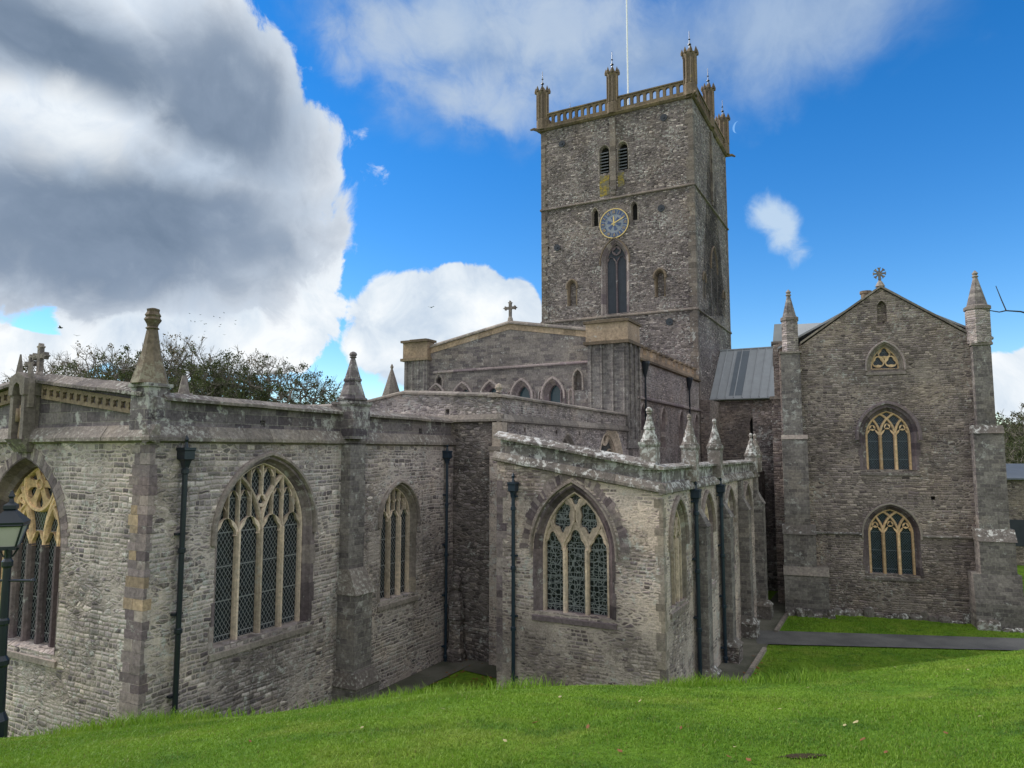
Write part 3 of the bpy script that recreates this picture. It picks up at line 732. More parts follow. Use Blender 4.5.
# quatrefoil frieze under the gable coping
for side in (-1, 1):
    a, b = (-CW / 2 + side * .45, 8.62), (-CW / 2 + side * 4.15, 8.14)
    n = 13; fz = MB(); z0, z1 = a[1], b[1]
    band = [(a[0], a[1]), (b[0], b[1]), (b[0], b[1] + .33), (a[0], a[1] + .36)]; band = band if side > 0 else band[::-1]; hs = []
    for i in range(n):
        t0 = (i + .5) / n; hs.append(foil(a[0] + (b[0] - a[0]) * t0, a[1] + (b[1] - a[1]) * t0 + .17, .115, .115, 4, .22, math.pi / 4, 20))
    fz.prism(E0, band, .03, .13, hs); fz.build('quatrefoil_frieze', M['tower_ochre'], po)
# statue niche with cross on the gable
nb = MB(); c = -CW / 2
nb.pbox(E0, c - .27, c + .27, 7.45, 9.0, .0, .35); nb.pbox(E0, c - .315, c - .18, 7.5, 8.95, -.28, .0); nb.pbox(E0, c + .18, c + .315, 7.5, 8.95, -.28, .0)
nb.hexa([E0.p(c - .315, 7.3, -.12), E0.p(c + .315, 7.3, -.12), E0.p(c + .315, 7.3, .1), E0.p(c - .315, 7.3, .1), E0.p(c - .34, 7.62, -.34), E0.p(c + .34, 7.62, -.34), E0.p(c + .34, 7.62, .1), E0.p(c - .34, 7.62, .1)])
nb.prism(E0, [(c - .34, 8.7), (c - .18, 8.7), (c - .12, 8.95), (c, 9.02), (c + .12, 8.95), (c + .18, 8.7), (c + .34, 8.7), (c + .34, 9.12), (c, 9.28), (c - .34, 9.12)], -.32, .3)
nb.lathe(c - .25, -.14, [(.10, 9.0), (.09, 9.3), (.02, 9.75)], 6); nb.lathe(c + .25, -.14, [(.12, 8.4), (.13, 9.0), (.09, 9.2), (.02, 9.5)], 6)
no = nb.build('statue_niche', M['coping_dark'], cath)
sb = MB().lathe(c, -.09, [(.14, 7.62), (.155, 7.7), (.12, 8.1), (.15, 8.35), (.14, 8.45), (.07, 8.5), (.06, 8.54), (.095, 8.6), (.10, 8.68), (.06, 8.76), (.02, 8.78)], 12, None, 1.0, .75)
sb.lathe(c - .10, -.19, [(.05, 8.05), (.055, 8.2), (.05, 8.38)], 8); sb.lathe(c + .10, -.19, [(.05, 8.05), (.055, 8.2), (.05, 8.38)], 8)
sb.build('statue', M['ochre'], no, smooth=True)
MB().pbox(E0, c - .18, c + .18, 7.6, 8.72, -.02, .0).build('niche_back', M['tower_ochre'], no)
def gable_cross(x, y, z, s, mat, name='gable_cross', knob=True):
    mb = MB(); pl = Plane('E', y)
    mb.lathe(x, y, [(.16 * s, z), (.13 * s, z + .15 * s), (.07 * s, z + .25 * s)], 8)
    mb.pbox(pl, x - .07 * s, x + .07 * s, z + .2 * s, z + 1.0 * s, -.07 * s, .07 * s)
    zc = z + .72 * s
    mb.pbox(pl, x - .3 * s, x + .3 * s, zc - .07 * s, zc + .07 * s, -.066 * s, .066 * s)
    for dx, dz in ((.3, 0), (-.3, 0), (0, .3)):
        mb.prism(pl, [(x + dx * s + .12 * s * (1 - .3 + .3 * math.cos(4 * t_)) * math.cos(t_), zc + dz * s + .12 * s * (1 - .3 + .3 * math.cos(4 * t_)) * math.sin(t_)) for t_ in [2 * math.pi * i / 24 for i in range(24)]], -.075 * s, .075 * s)
    return mb.build(name, mat, cath)
gable_cross(c + .0, .2, 9.15, .8, M['coping_dark'])
gable_cross(c - .42, .2, 9.12, .6, M['coping_dark'])
# corner dressings: purple quoins with two ochre bands
q = MB(); z = .2; i = 0
while z < 7.4:
    hgt = random.uniform(.15, .27); a_, b_ = z, min(z + hgt, 7.45); zz = (a_ + b_) / 2; z += hgt; i += 1
    oc = 5.55 < zz < 6.05 or 4.30 < zz < 4.55 or 3.90 < zz < 4.14 or (4.9 < zz < 5.5 and i % 3 == 0)
    dj = random.uniform(.004, .010); cut = random.choice((0, .0, .28, .34)); L1, L2 = random.uniform(.52, .68), random.uniform(.06, .22)
    ml, mr = (M['ochre'], M['ochre']) if oc and 5. > zz else (M['ochre'], M['purple_cut']) if oc else (M['purple_cut'], M['purple_cut'])
    if cut or (oc and zz > 5):
        cut = cut or .3
        q.use(ml).box(-L1, -cut - .005, -dj, .2, a_ + .005, b_ - .005); q.use(mr).box(-cut + .005, dj, -dj - .002, L2, a_ + .005, b_ - .005)
    else: q.use(ml).box(-L1, dj, -dj, L2, a_ + .005, b_ - .005)
q.build('corner_quoins', None, cath)
# corner turret with brown spire
tb = MB(); tb.box(-.70, -.08, -.05, .46, 7.68, 8.74); tb.box(-.75, -.03, -.10, .51, 8.742, 8.82)
to = tb.build('corner_turret', M['purple'], cath)
MB().lathe(-.42, .2, [(.41, 8.822), (.375, 8.92), (.21, 9.5), (.125, 10.02), (.115, 10.06)], 8).build('spire', M['spire'], to)
MB().lathe(-.42, .2, [(.12, 10.058), (.155, 10.08), (.11, 10.12), (.13, 10.18), (.19, 10.28), (.15, 10.34), (.175, 10.38), (.13, 10.46), (.14, 10.52), (.05, 10.55)], 8).build('finial', M['spire'], to)
# small rooftop pinnacle behind the parapet
pinnacle(-3.75, 3.6, 8.2, 9.0, 9.5, .15, .17, M['coping_dark'], 6, .12, cap=False)
# north buttress with its pinnacle
bt = MB().use(M['buttress'])
bt.box(-.1, .85, 5.95, 6.95, -1, .75); bt.use(M['coping']).hexa([(-.1, 5.9, .75), (.9, 5.9, .75), (.9, 7.0, .75), (-.1, 7.0, .75), (-.1, 6.02, 1.12), (.74, 6.02, 1.12), (.74, 6.88, 1.12), (-.1, 6.88, 1.12)])
bt.use(M['buttress']).box(-.1, .66, 6.06, 6.82, 1.12, 3.25)
bt.use(M['coping']).hexa([(-.1, 6.02, 3.25), (.72, 6.02, 3.25), (.72, 6.86, 3.25), (-.1, 6.86, 3.25), (-.1, 6.1, 3.95), (.40, 6.1, 3.95), (.40, 6.8, 3.95), (-.1, 6.8, 3.95)])
bt.use(M['buttress']).box(-.1, .34, 6.1, 6.78, 3.95, 7.52)
bt.build('buttress', None, cath)
pinnacle(.08, 6.43, 7.68, 8.78, 10.1, .37, .43, M['purple'], 8, .12, ((.06, 1), (.5, 1)))
drain(N0, .78, 1.45, 7.0, .30, .14, .06)
drain(N0, 11.55, 0, 6.95, .28, .12, .05, M['iron_blue'])
rf = MB(); rf.hexa([(-CW + .3, .3, 7.6), (-.3, .3, 7.6), (-.3, 12, 7.6), (-CW + .3, 12, 7.6), (-CW + .3, .4, 7.9), (-.3, .4, 7.9), (-.3, 12, 7.9), (-CW + .3, 12, 7.9)])
rf.build('chapel_roof', M['lead'], cath)

# ==================================================================== taller middle block (retro-choir)
W1, NT1 = 12.15, 1.955
E1, N1 = Plane('E', W1), Plane('N', NT1)
hm = [window(N1, 18.2, .75, 5.2, 6.85, 1.05, (2, 'two'), M['grey_cut'], M['grey_cut'], M['glass_d'], hood=None, facew=(.04, .1)),
      window(N1, 23.6, 1.45, 5.2, 6.62, 1.55, (2, 'two'), M['cream'], M['cream'], M['glass_d'], facew=(.05, .14), depth=.45, splay=.25)]
mw = MB().use(M['dark_rubble'])
mw.prism(E1, [(-12.5, -1), (NT1, -1), (NT1, 8.5), (-12.5, 8.5)], 0, .6, [sq(-.25, 8.02)])
mw.use(M['upper']).prism(N1, [(W1 + .6, -1), (26.2, -1), (26.2, 8.5), (W1 + .6, 8.5)], 0, .6, hm + [sq(14.1, 8.12), sq(17.0, 8.12), sq(19.5, 8.12), sq(25.4, 8.0)])
mw.use(M['aisle']).box(NT1 + .02, 3.5, W1 + .05, W1 + .6, -1, 7.4)
mw.use(M['upper']).prism(E1, [(-12.5, 8.5), (NT1, 8.5), (NT1, 9.28), (-2.33, 9.55), (-4.8, 9.15), (-12.5, 9.1)], .03, .4, [sq(-.3, 8.8)])
mw.prism(N1, [(W1 + .43, 8.5), (26.2, 8.5), (26.2, 9.2), (W1 + .43, 9.26)], .03, .4)
mo = mw.build('middle_block_wall', None, cath)
cp = MB(); cp.run(N1, (W1 - .1, 9.26), (26.2, 9.2), COPE(.4, .08, .16), .9, .008); cp.run(E1, (-2.33, 9.53), (NT1 - .1, 9.26), COPE(.4, .08, .16), .9, .008); cp.run(E1, (-2.33, 9.53), (-4.8, 9.13), COPE(.4, .08, .16), .9, .008); cp.run(E1, (-4.8, 9.13), (-12.4, 9.1), COPE(.4, .08, .16), .9, .008)
cp.build('coping', M['coping_dark'], mo)
sc_ = MB(); sc_.run(N1, (W1 - .13, 8.46), (26.1, 8.46), STRING, .9, .006); sc_.build('string_course', M['coping_dark'], mo); sc_ = MB(); sc_.run(E1, (-12.4, 8.46), (NT1 + .13, 8.46), STRING, .9, .006); sc_.build('string_course', M['coping_dark'], mo)
pb = MB().use(M['aisle']); pb.box(NT1 - .3, NT1 + .22, W1 - .22, W1 + .35, -1, 7.35); pb.use(M['coping_dark']).box(NT1 - .34, NT1 + .27, W1 - .27, W1 + .4, 7.35, 7.5); pb.use(M['grey_cut']).box(NT1 - .24, NT1 + .14, W1 - .14, W1 + .28, 7.5, 8.35)
pb.lathe(NT1 - .1, W1 + .1, [(.12, 9.44), (.08, 9.5), (.15, 9.6), (.1, 9.72), (.02, 9.76)], 8); pb.build('corner_pier', None, cath)
MB().hexa([(-12.2, W1 + .3, 8.3), (NT1 - .3, W1 + .3, 8.3), (NT1 - .3, 26.2, 8.3), (-12.2, 26.2, 8.3), (-12.2, W1 + .3, 8.6), (NT1 - .3, W1 + .3, 8.6), (NT1 - .3, 26.2, 8.6), (-12.2, 26.2, 8.6)]).build('middle_block_roof', M['lead'], cath)
# carved stump in the recess
MB().lathe(.35, 11.85, [(.34, -.5), (.36, .35), (.28, .45), (.24, 1.3), (.30, 1.45), (.22, 2.2), (.12, 2.4), (.20, 2.55), (.16, 2.85), (.05, 2.98)], 7).build('carved_shaft', M['dark_rubble'], cath)

# ==================================================================== north aisle
W2, N2 = 9.14, 8.67
E2, NN2 = Plane('E', W2), Plane('N', N2)
AW_END = 24.6
h2 = [window(E2, 6.02, 1.03, 2.68, 4.45, 1.68, (3, 'retic'), M['purple_dark'], M['cream'], M['glass_m'], depth=.30, splay=.15, vouss=(M['purple_cut'], .40, .66), facew=(.04, .12), bar=.10, sillm=M['purple_dark'], hood=(M['grey_cut'], .14, .07))]
hh = []
for i, cc in enumerate((10.62, 14.3, 17.98, 21.66)):
    hh.append(window(NN2, cc, .70, 3.0, 4.75, 1.0, (3 if i == 0 else 2, 'inter', ''), M['purple_cut'] if i else M['grey_cut'], M['cream'], M['glass_d'], depth=.22, splay=.12, hood=(M['grey_cut'], .1, .12), facew=(.03, .12), bar=.1))
aw = MB().use(M['aisle'])
aw.prism(E2, [(3.52, -1), (N2, -1), (N2, 6.2), (3.52, 7.1)], 0, .6, h2)
aw.prism(NN2, [(W2 + .6, -1), (AW_END, -1), (AW_END, 6.2), (W2 + .6, 6.2)], 0, .6, hh)
aw.box(3.52, 4.1, W2 + .6, W1 + .1, -1, 7.2)
aw.use(M['dark_rubble']).prism(Plane('N', N2 - .55), [(AW_END, -1), (30.5, -1), (30.5, 6.3), (AW_END, 6.3)], 0, .6, [outline(26.9, .7, 1.8, 4.9, 1.1)])
aw.box(7.6, 9.6, 30.5, 31.1, -1, 9.5)  # added wall closing the passage, dark-toned to stand for its deep shade
ao = aw.build('aisle_wall', None, cath)
MB().prism(Plane('N', N2 - .55), outline(26.9, .8, 1.7, 4.9, 1.1), .4, .43).build('glass', M['glass_d'], ao)
ap = MB().use(M['limewall'])
ap.prism(E2, [(3.6, 7.2), (N2 - .05, 6.36), (N2 - .05, 6.82), (3.6, 7.72)], .08, .42)
ap.prism(NN2, [(W2 + .46, 6.36), (AW_END, 6.36), (AW_END, 6.82), (W2 + .46, 6.82)], .08, .42)
apo = ap.build('aisle_parapet', None, cath)
cp = MB(); cp.run(E2, (3.45, 7.74), (N2 - .2, 6.84), COPE(.46, .1, .22), .62, .008); cp.run(NN2, (W2 - .05, 6.82), (AW_END + .1, 6.82), COPE(.46, .08, .14), .8, .008); cp.build('coping', M['lime'], apo)
sc_ = MB(); sc_.run(E2, (3.42, 7.13), (N2 + .12, 6.24), STRING, .7, .008); sc_.build('string_course', M['lime'], apo); sc_ = MB(); sc_.run(NN2, (W2 - .12, 6.24), (AW_END + .1, 6.24), STRING, .8, .007); sc_.build('string_course', M['lime'], apo)
pinnacle(N2 - .42, W2 + .30, 6.3, 7.58, 8.36, .22, .23, M['lime'], 8, .09, ((.04, 1), (.5, 1)))
for i, w_ in enumerate((12.35, 15.95)):
    pinnacle(N2 - .02, w_, 6.4, 7.5, 8.3, .22, .25, M['lime'], 8, .07, ((.04, 1),))
for w_ in (23.4, 24.5): pinnacle(N2 - .02, w_, 6.4, 7.2, 7.95, .24, .27, M['lime'], 8, .08, ((.04, 1),))
for i, w_ in enumerate((12.45, 16.13, 19.81, 23.49)):
    b = MB().use(M['buttress']); b.box(N2 - .05, N2 + .40, w_, w_ + .55, .74, 5.0)
    b.hexa([(N2 - .05, w_ - .02, 5.0), (N2 + .44, w_ - .02, 5.0), (N2 + .44, w_ + .57, 5.0), (N2 - .05, w_ + .57, 5.0), (N2 - .05, w_ + .02, 5.5), (N2 + .16, w_ + .02, 5.5), (N2 + .16, w_ + .53, 5.5), (N2 - .05, w_ + .53, 5.5)])
    b.box(N2 - .05, N2 + .15, w_ + .04, w_ + .5, 5.5, 6.15)
    b.use(M['dark_rubble'] if i < 2 else M['lime']).box(N2 - .05, N2 + .58, w_ - .10, w_ + .66, -1, .55)
    b.use(M['lime']).hexa([(N2 - .05, w_ - .13, .55), (N2 + .61, w_ - .13, .55), (N2 + .61, w_ + .69, .55), (N2 - .05, w_ + .69, .55), (N2 - .05, w_ - .0, .74), (N2 + .42, w_ - .0, .74), (N2 + .42, w_ + .56, .74), (N2 - .05, w_ + .56, .74)])
    b.build('buttress', None, cath)
drain(E2, 4.14, .2, 6.0, .27, .11, .055, M['iron_blue'])
drain(NN2, 12.30, 0, 5.75, .30, .14, .06, M['iron_blue']); drain(NN2, 15.98, 0, 5.75, .30, .14, .06, M['iron_blue'])
q = MB(); z = 1.0
for i in range(22):
    hgt = random.uniform(.2, .3); L1, L2 = random.choice(((.24, .12), (.10, .3), (.16, .2))); q.box(N2 - L1, N2 + .008, W2 - .008, W2 + L2, z + .005, z + hgt - .005); z += hgt
    if z > 5.9: break
q.build('corner_quoins', M['grey_cut'], cath)
q = MB(); z = .8
for i in range(22):
    hgt = random.uniform(.2, .3); L1 = random.choice((.2, .34)); q.box(3.512, 3.52 + L1, W2 - .008, W2 + .3, z + .005, z + hgt - .005); z += hgt
    if z > 6.6: break
q.build('corner_quoins', M['purple_cut'], cath)
MB().hexa([(3.4, W2 + .3, 6.2), (N2 - .62, W2 + .3, 5.6), (N2 - .62, 30, 5.6), (3.4, 30, 6.2), (3.4, W2 + .3, 6.4), (N2 - .62, W2 + .3, 5.8), (N2 - .62, 30, 5.8), (3.4, 30, 6.4)]).build('aisle_roof', M['lead'], cath)
MB().hexa([(NT1 + .02, W1 + .5, 6.3), (3.5, W1 + .5, 6.2), (3.5, 42, 6.2), (NT1 + .02, 42, 6.3), (NT1 + .02, W1 + .5, 6.5), (3.5, W1 + .5, 6.4), (3.5, 42, 6.4), (NT1 + .02, 42, 6.5)]).build('aisle_roof', M['lead'], cath)

# ==================================================================== presbytery
W3, W3E = 26.2, 42.3
E3, N3 = Plane('E', W3), Plane('N', NT1)
PX0, PX1, PC = -12.4, NT1, -5.2
hp = []
for u in (-10.3, -8.4, -6.45, -4.4, -2.42):
    hp.append(window(E3, u, .38, 8.6, 10.45, .66, (0, 'plain'), M['purple_cut'], M['purple_cut'], M['glass_g'], depth=.5, splay=.2, facew=(.0, .05), hood=(M['purple_cut'], .12, .14), sill=False))
for u in (-9.95, -.9):
    pass
pw = MB().use(M['presbytery'])
pw.prism(E3, [(PX0, 7), (PX1, 7), (PX1, 13.3), (PC, 14.62), (PX0, 13.3)], 0, .7, hp + [outline(-.9, .22, 10.7, 11.4, .4), outline(-11.3 + 1.2, .2, 11.25, 11.6, .3)])
cw_ = [window(N3, u, .36, 7.6, 9.15, .62, (0, 'plain'), M['purple_cut'], M['purple_cut'], M['glass_g'], depth=.4, splay=.16, facew=(.0, .06), hood=(M['purple_cut'], .08, .1), sill=False) for u in (28.6, 32.7, 36.9, 41.0)]
pw.use(M['upper']).prism(N3, [(W3 + .7, -1), (W3E, -1), (W3E, 12.45), (W3 + .7, 12.45)], 0, .6, cw_)
pw.use(M['presbytery']).prism(Plane('S', PX0), [(-W3E, 0), (-W3 - .7, 0), (-W3 - .7, 12.6), (-W3E, 12.6)], 0, .6)
pwo = pw.build('presbytery_wall', None, cath)
for u, z, s_ in ((-.9, 10.7, .3), (-10.1, 11.25, .26)):
    MB().pbox(E3, u - s_ * .9, u + s_ * .9, z - .03, z + 1.2 * s_ / .3 * .95, .35, .4).build('blind_panel', M['presbytery'], pwo)
    MB().bar(E3, outline(u, .25 if s_ > .28 else .22, z, z + .7 if s_ > .28 else z + .35, .42, .04), .11, -.06, .03).build('blind_arch', M['grey_cut'], pwo)
# blind arches between the lancets
ba = MB()
for u in (-9.35, -7.42, -5.42, -3.41):
    for dx in (-.24, .24): ba.bar(E3, outline(u + dx, .13, 9.9, 10.55, .25, 0, 2, 6), .1, -.07, .03)
for dx in (-.24, .24): ba.bar(E3, outline(-1.55 + dx, .13, 9.9, 10.55, .25, 0, 2, 6), .1, -.07, .03)
ba.build('blind_arcade', M['purple_cut'], cath)
cb = MB(); sec = [(-.1, -.34), (-.1, 0), (.12, .18), (.6, .18), (.6, -.34)]
rc = MB()
for a, b in (((PC, 14.78), (PX0 + 1.6, 13.72)), ((PC, 14.78), (PX1 - 1.7, 13.86))):
    rc.run(E3, a, b, [(-.03, -.34), (-.03, -.01), (.5, -.01), (.5, -.34)], 1.15, .006); cb.run(E3, a, b, [(-.14, 0), (-.14, .08), (.0, .2), (.6, .2), (.6, 0)], 1.3, .006)
rco = rc.build('gable_band', M['ochre'], pwo); cb.build('coping', M['coping_dark'], pwo)
sx_ = MB().run(E3, (PX0 + 1.9, 12.17), (PX1 - 2.2, 12.22), [(0, -.07), (-.1, -.04), (-.1, .03), (0, .1), (.05, .1), (.05, -.07)], 1.5, .004); sx_.build('string_course', M['purple_cut'], pwo)
gable_cross(PC - .05, W3 + .2, 15.0, 1.05, M['coping_dark'])
for x0, x1, zb, zt, y1 in ((-.27, 2.12, 13.15, 14.4, 28.2), (-12.6, -10.75, 13.0, 14.25, 26.9)):
    b = MB().use(M['buttress']); b.box(x0 + .06, x1 - .06, W3 - .28, W3 + .1 if x0 < -5 else y1 - .3, 7.5, zb - .05)
    for k in range(4):
        xx = x0 + .25 + k * (x1 - x0 - .5) / 3; b.lathe(xx, W3 - .3, [(.055, 8), (.055, zb - .35), (.09, zb - .2), (.09, zb - .06)], 8)
    if x0 > -5:
        for k in range(3): b.lathe(x1 - .02, W3 + .1 + k * .75, [(.05, 8), (.05, zb - .35), (.085, zb - .2), (.085, zb - .06)], 8)
    b.use(M['ochre']).box(x0, x1, W3 - .36, y1 - .3, zb + .12, zt - .14); b.use(M['tower_ochre']).box(x0 - .12, x1 + .1, W3 - .48, y1 - .2, zb - .05, zb + .118); b.box(x0 - .12, x1 + .1, W3 - .48, y1 - .2, zt - .138, zt)
    b.box(x0 + .3, x1 - .3, W3 - .1, y1 - .5, zt, zt + .1)
    b.build('corner_turret', None, cath)
cl = MB().use(M['tower_ochre'])
cl.run(N3, (28.0, 12.5), (W3E, 12.5), [(0, -.12), (-.16, -.06), (-.16, .06), (.1, .12), (.1, -.12)], 1.2, .005)
cl.use(M['ochre']).run(N3, (28.0, 12.62), (W3E, 12.62), [(-.02, 0), (-.02, .22), (.3, .22), (.3, 0)], .8, .006)
k = 28.3
while k < W3E - .6:
    cl.use(M['ochre']).pbox(N3, k, k + .66, 12.845, 13.2, -.02, .4); cl.use(M['tower_ochre']).pbox(N3, k - .06, k + .72, 13.2, 13.33, -.1, .46); k += 1.25
clo = cl.build('clerestory_parapet', None, cath)
s2 = MB().run(N3, (27.5, 10.3), (W3E, 10.3), [(0, -.1), (-.14, -.05), (-.14, .04), (0, .14), (.05, .14), (.05, -.1)], 1.2, .005); s2.build('string_course', M['purple_cut'], pwo)
for u in (28.9, 38.9):
    b = MB(); x = N3.p(u, 0, -.14); b.lathe(x[0], x[1], [(.06, 7.4), (.06, 11.5), (.1, 11.7), (.26, 12.3), (.26, 12.42)], 8); b.build('drainpipe', M['iron'], cath)
MB().hexa([(PX0 + .3, W3 + .5, 12.5), (PC, W3 + .5, 14.3), (PC, W3E, 14.3), (PX0 + .3, W3E, 12.5), (PX0 + .3, W3 + .5, 12.7), (PC, W3 + .5, 14.5), (PC, W3E, 14.5), (PX0 + .3, W3E, 12.7)]).hexa([(PC, W3 + .5, 14.3), (PX1 - .3, W3 + .5, 12.5), (PX1 - .3, W3E, 12.5), (PC, W3E, 14.3), (PC, W3 + .5, 14.5), (PX1 - .3, W3 + .5, 12.7), (PX1 - .3, W3E, 12.7), (PC, W3E, 14.5)]).build('presbytery_roof', M['lead'], cath)

# ==================================================================== tower
TW0, TW1, TN0, TN1 = 42.38, 54.8, -10.8, 1.95
ET, NTw, WT, ST = Plane('E', TW0), Plane('N', TN1), Plane('W', TW1), Plane('S', TN0)
tc = -4.42
def tower_openings(pl, c, cN):
    H = []
    w = window(pl, c, .88, 18.15, 22.3, 1.55, (2, 'two'), M['purple_cut'], M['purple_cut'], M['shutter'], depth=.5, splay=.2, facew=(.02, .12), hood=(M['tower_ochre'], .14, .12), bar=.13, sill=False, block=.4); H.append(w)
    for du in (-.78, .78):
        H.append(window(pl, c + du, .33, 29.65, 31.5, .42, (0, 'plain'), M['grey_cut'], M['grey_cut'], M['opening_shade'], depth=.45, splay=.1, facew=(.02, .1), sill=False))
        lb = MB()
        for k in range(7):
            z = 29.75 + k * .26
            lb.hexa([pl.p(c + du - .34, z, .02), pl.p(c + du + .34, z, .02), pl.p(c + du + .34, z + .2, .35), pl.p(c + du - .34, z + .2, .35), pl.p(c + du - .34, z + .07, .02), pl.p(c + du + .34, z + .07, .02), pl.p(c + du + .34, z + .26, .35), pl.p(c + du - .34, z + .26, .35)])
        lb.build('louvre', M['louvre'], cath)
    for du in (-1.63, 1.64):
        H.append(window(pl, c + du, .2, 25.4, 26.5, .34, (0, 'plain'), M['grey_cut'], M['grey_cut'], M['opening_shade'], depth=.4, splay=.08, facew=(.02, .1), sill=False))
    for du in (-3.68, 3.6):
        H.append(window(pl, c + du, .26, 19.1, 20.7, .36, (0, 'plain'), M['tower_ochre'], M['ochre'], M['tower'], depth=.32, splay=.08, facew=(.06, .12), sill=False, hood=(M['tower_ochre'], .12, .16)))
    for du in (-6.0 + .3,): H.append(sq(c + du, 17.5, .13)); H.append(sq(c + du - .1, 24.2, .12))
    return H
hT, hTN = tower_openings(ET, tc, 0), tower_openings(NTw, 48.6, 0)
tw = MB().use(M['tower'])
tw.prism(ET, [(TN0, 0), (TN1, 0), (TN1, 34.4), (TN0, 34.4)], 0, .8, hT)
tw.prism(NTw, [(TW0 + .8, 0), (TW1 - .8, 0), (TW1 - .8, 34.4), (TW0 + .8, 34.4)], 0, .8, hTN)
tw.prism(WT, [(-TN1, 0), (-TN0, 0), (-TN0, 34.4), (-TN1, 34.4)], 0, .8); tw.prism(ST, [(-TW1 + .8, 0), (-TW0 - .8, 0), (-TW0 - .8, 34.4), (-TW1 + .8, 34.4)], 0, .8)
two = tw.build('tower_wall', None, cath); two['label'] = 'square rubble tower with clock, tallest part of the cathedral'
ts = MB()
planes = ((ET, TN0, TN1), (NTw, TW0, TW1), (WT, -TN1, -TN0), (ST, -TW1, -TW0))
for z in (17.9, 27.45):
    for pl, a, b in planes:
        ts = MB(); ts.run(pl, (a - .1, z), (b + .1, z), [(0, -.09), (-.13, -.04), (-.13, .04), (0, .14), (.05, .14), (.05, -.09)], 1.6, .006); ts.build('string_course', M['tower_cut'], two)
# shallow corner strips of the upper stages and central strips below the middle pinnacles
for (x, y) in ((TN0, TW0), (TN1, TW0), (TN1, TW1), (TN0, TW1)):
    sx, sy = (1 if x == TN1 else -1), (1 if y == TW1 else -1)
    z = 8.; tp = MB()
    while z < 34.1:
        hh_ = random.uniform(.28, .46); L = random.choice((.35, .55)); L2 = .9 - L
        tp.box(x - sx * L, x + sx * .035, y - sy * L2, y + sy * .035, z + .006, min(z + hh_ - .006, 34.3)); z += hh_
    tp.build('corner_stones', M['tower_cut'], two)
for pl, c in ((ET, tc), (NTw, 48.6)):
    z = 28.1; tp = MB()
    while z < 34.0: tp.pbox(pl, c - .24, c + .24, z + .005, z + .395, -.16, .03); z += .4
    tp.pbox(pl, c - .16, c + .16, 27.75, 28.1, -.1, .03); tp.build('pilaster_strip', M['tower_cut'], two)
# parapet: cornice, arcaded balustrade
pp = MB().use(M['tower_ochre'])
for pl, a, b in planes:
    pp.run(pl, (a - .22, 34.42), (b + .22, 34.42), [(.1, -.12), (-.1, -.08), (-.24, .06), (-.24, .14), (.5, .14), (.5, -.12)], 1.4, .004)
    pp.run(pl, (a - .1, 34.56), (b + .1, 34.56), [(-.1, 0), (-.1, .22), (.22, .22), (.22, 0)], 1.4, .004)
    n = 24; L = b - a; hs = []
    for i in range(n):
        if i in (0, 11, 12, 23): continue
        u = a + L * (i + .5) / n; hs.append(outline(u, .155, 34.9, 35.42, .17, 0, 1, 5))
    pp.prism(pl, [(a, 34.78), (b, 34.78), (b, 35.72), (a, 35.72)], -.04 if pl.k in 'EW' else -.036, .2, hs)
    pp.run(pl, (a - .1, 35.724), (b + .1, 35.724), [(-.12, 0), (-.12, .1), (.0, .16), (.24, .16), (.24, 0)], 1.4, .004)
ppo = pp.build('tower_parapet', None, cath)
mid_y, mid_x = (TW0 + TW1) / 2, tc
for i, (x, y, f) in enumerate(((TN0 + .08, TW0 + .08, 1), (mid_x, TW0 + .0, .9), (TN1 - .1, TW0 + .08, 1.0), (TN1 - .05, mid_y, .9), (TN1 - .1, TW1 - .1, 1), (mid_x, TW1, .9), (TN0 + .1, TW1 - .1, 1), (TN0, mid_y, .9))):
    r = .46 if f == 1 else .40; b = MB().lathe(x, y, [(r * 1.15, 34.45), (r * 1.15, 35.3), (r, 35.45), (r, 35.8), (r * .92, 35.9), (r * .92, 37.45), (r * 1.2, 37.7), (r * 1.2, 37.85), (r * .9, 37.95)], 8)
    for k in range(8):
        t_ = math.pi / 8 + k * math.pi / 4; cx, cy = x + r * math.cos(t_), y + r * math.sin(t_); b.lathe(cx, cy, [(.08, 35.4), (.08, 37.7)], 6)
        ox, oy = x + r * 1.15 * math.cos(t_), y + r * 1.15 * math.sin(t_); b.lathe(ox + .05 * math.cos(t_), oy + .05 * math.sin(t_), [(.10, 37.75), (.13, 37.95), (.08, 38.1), (.01, 38.28)], 5)
    b.lathe(x, y, [(r * .8, 37.9), (r * .45, 38.2), (.1, 38.35)], 8)
    po_ = b.build('pinnacle', M['tower_ochre'], cath)
    MB().lathe(x, y, [(.05, 38.3), (.04, 38.55), (.14, 38.62), (.14, 38.68), (.035, 38.75), (.03, 39.0), (.1, 39.06), (.03, 39.12), (.02, 39.75)], 6).build('finial', M['iron'], po_)
for x, y, dx, dy in ((TN0, TW0, -.7, -.7), (TN1, TW0, .5, -.7), (TN1, TW1, .8, .55)):
    MB().tube([(x, y, 34.42), (x + dx * .7, y + dy * .7, 34.5), (x + dx, y + dy, 34.38)], [.16, .12, .07], 6).build('gargoyle', M['tower_ochre'], cath)
MB().box(TN0 + .2, TN1 - .2, TW0 + .2, TW1 - .2, 34.1, 34.5).build('tower_roof', M['lead'], cath)
fp = MB().lathe(-4.7, 47.2, [(.075, 34.4), (.07, 40.), (.055, 50)], 8).build('flagpole', M['pole_white'], cath); fp['label'] = 'thin white flagpole on the tower roof'
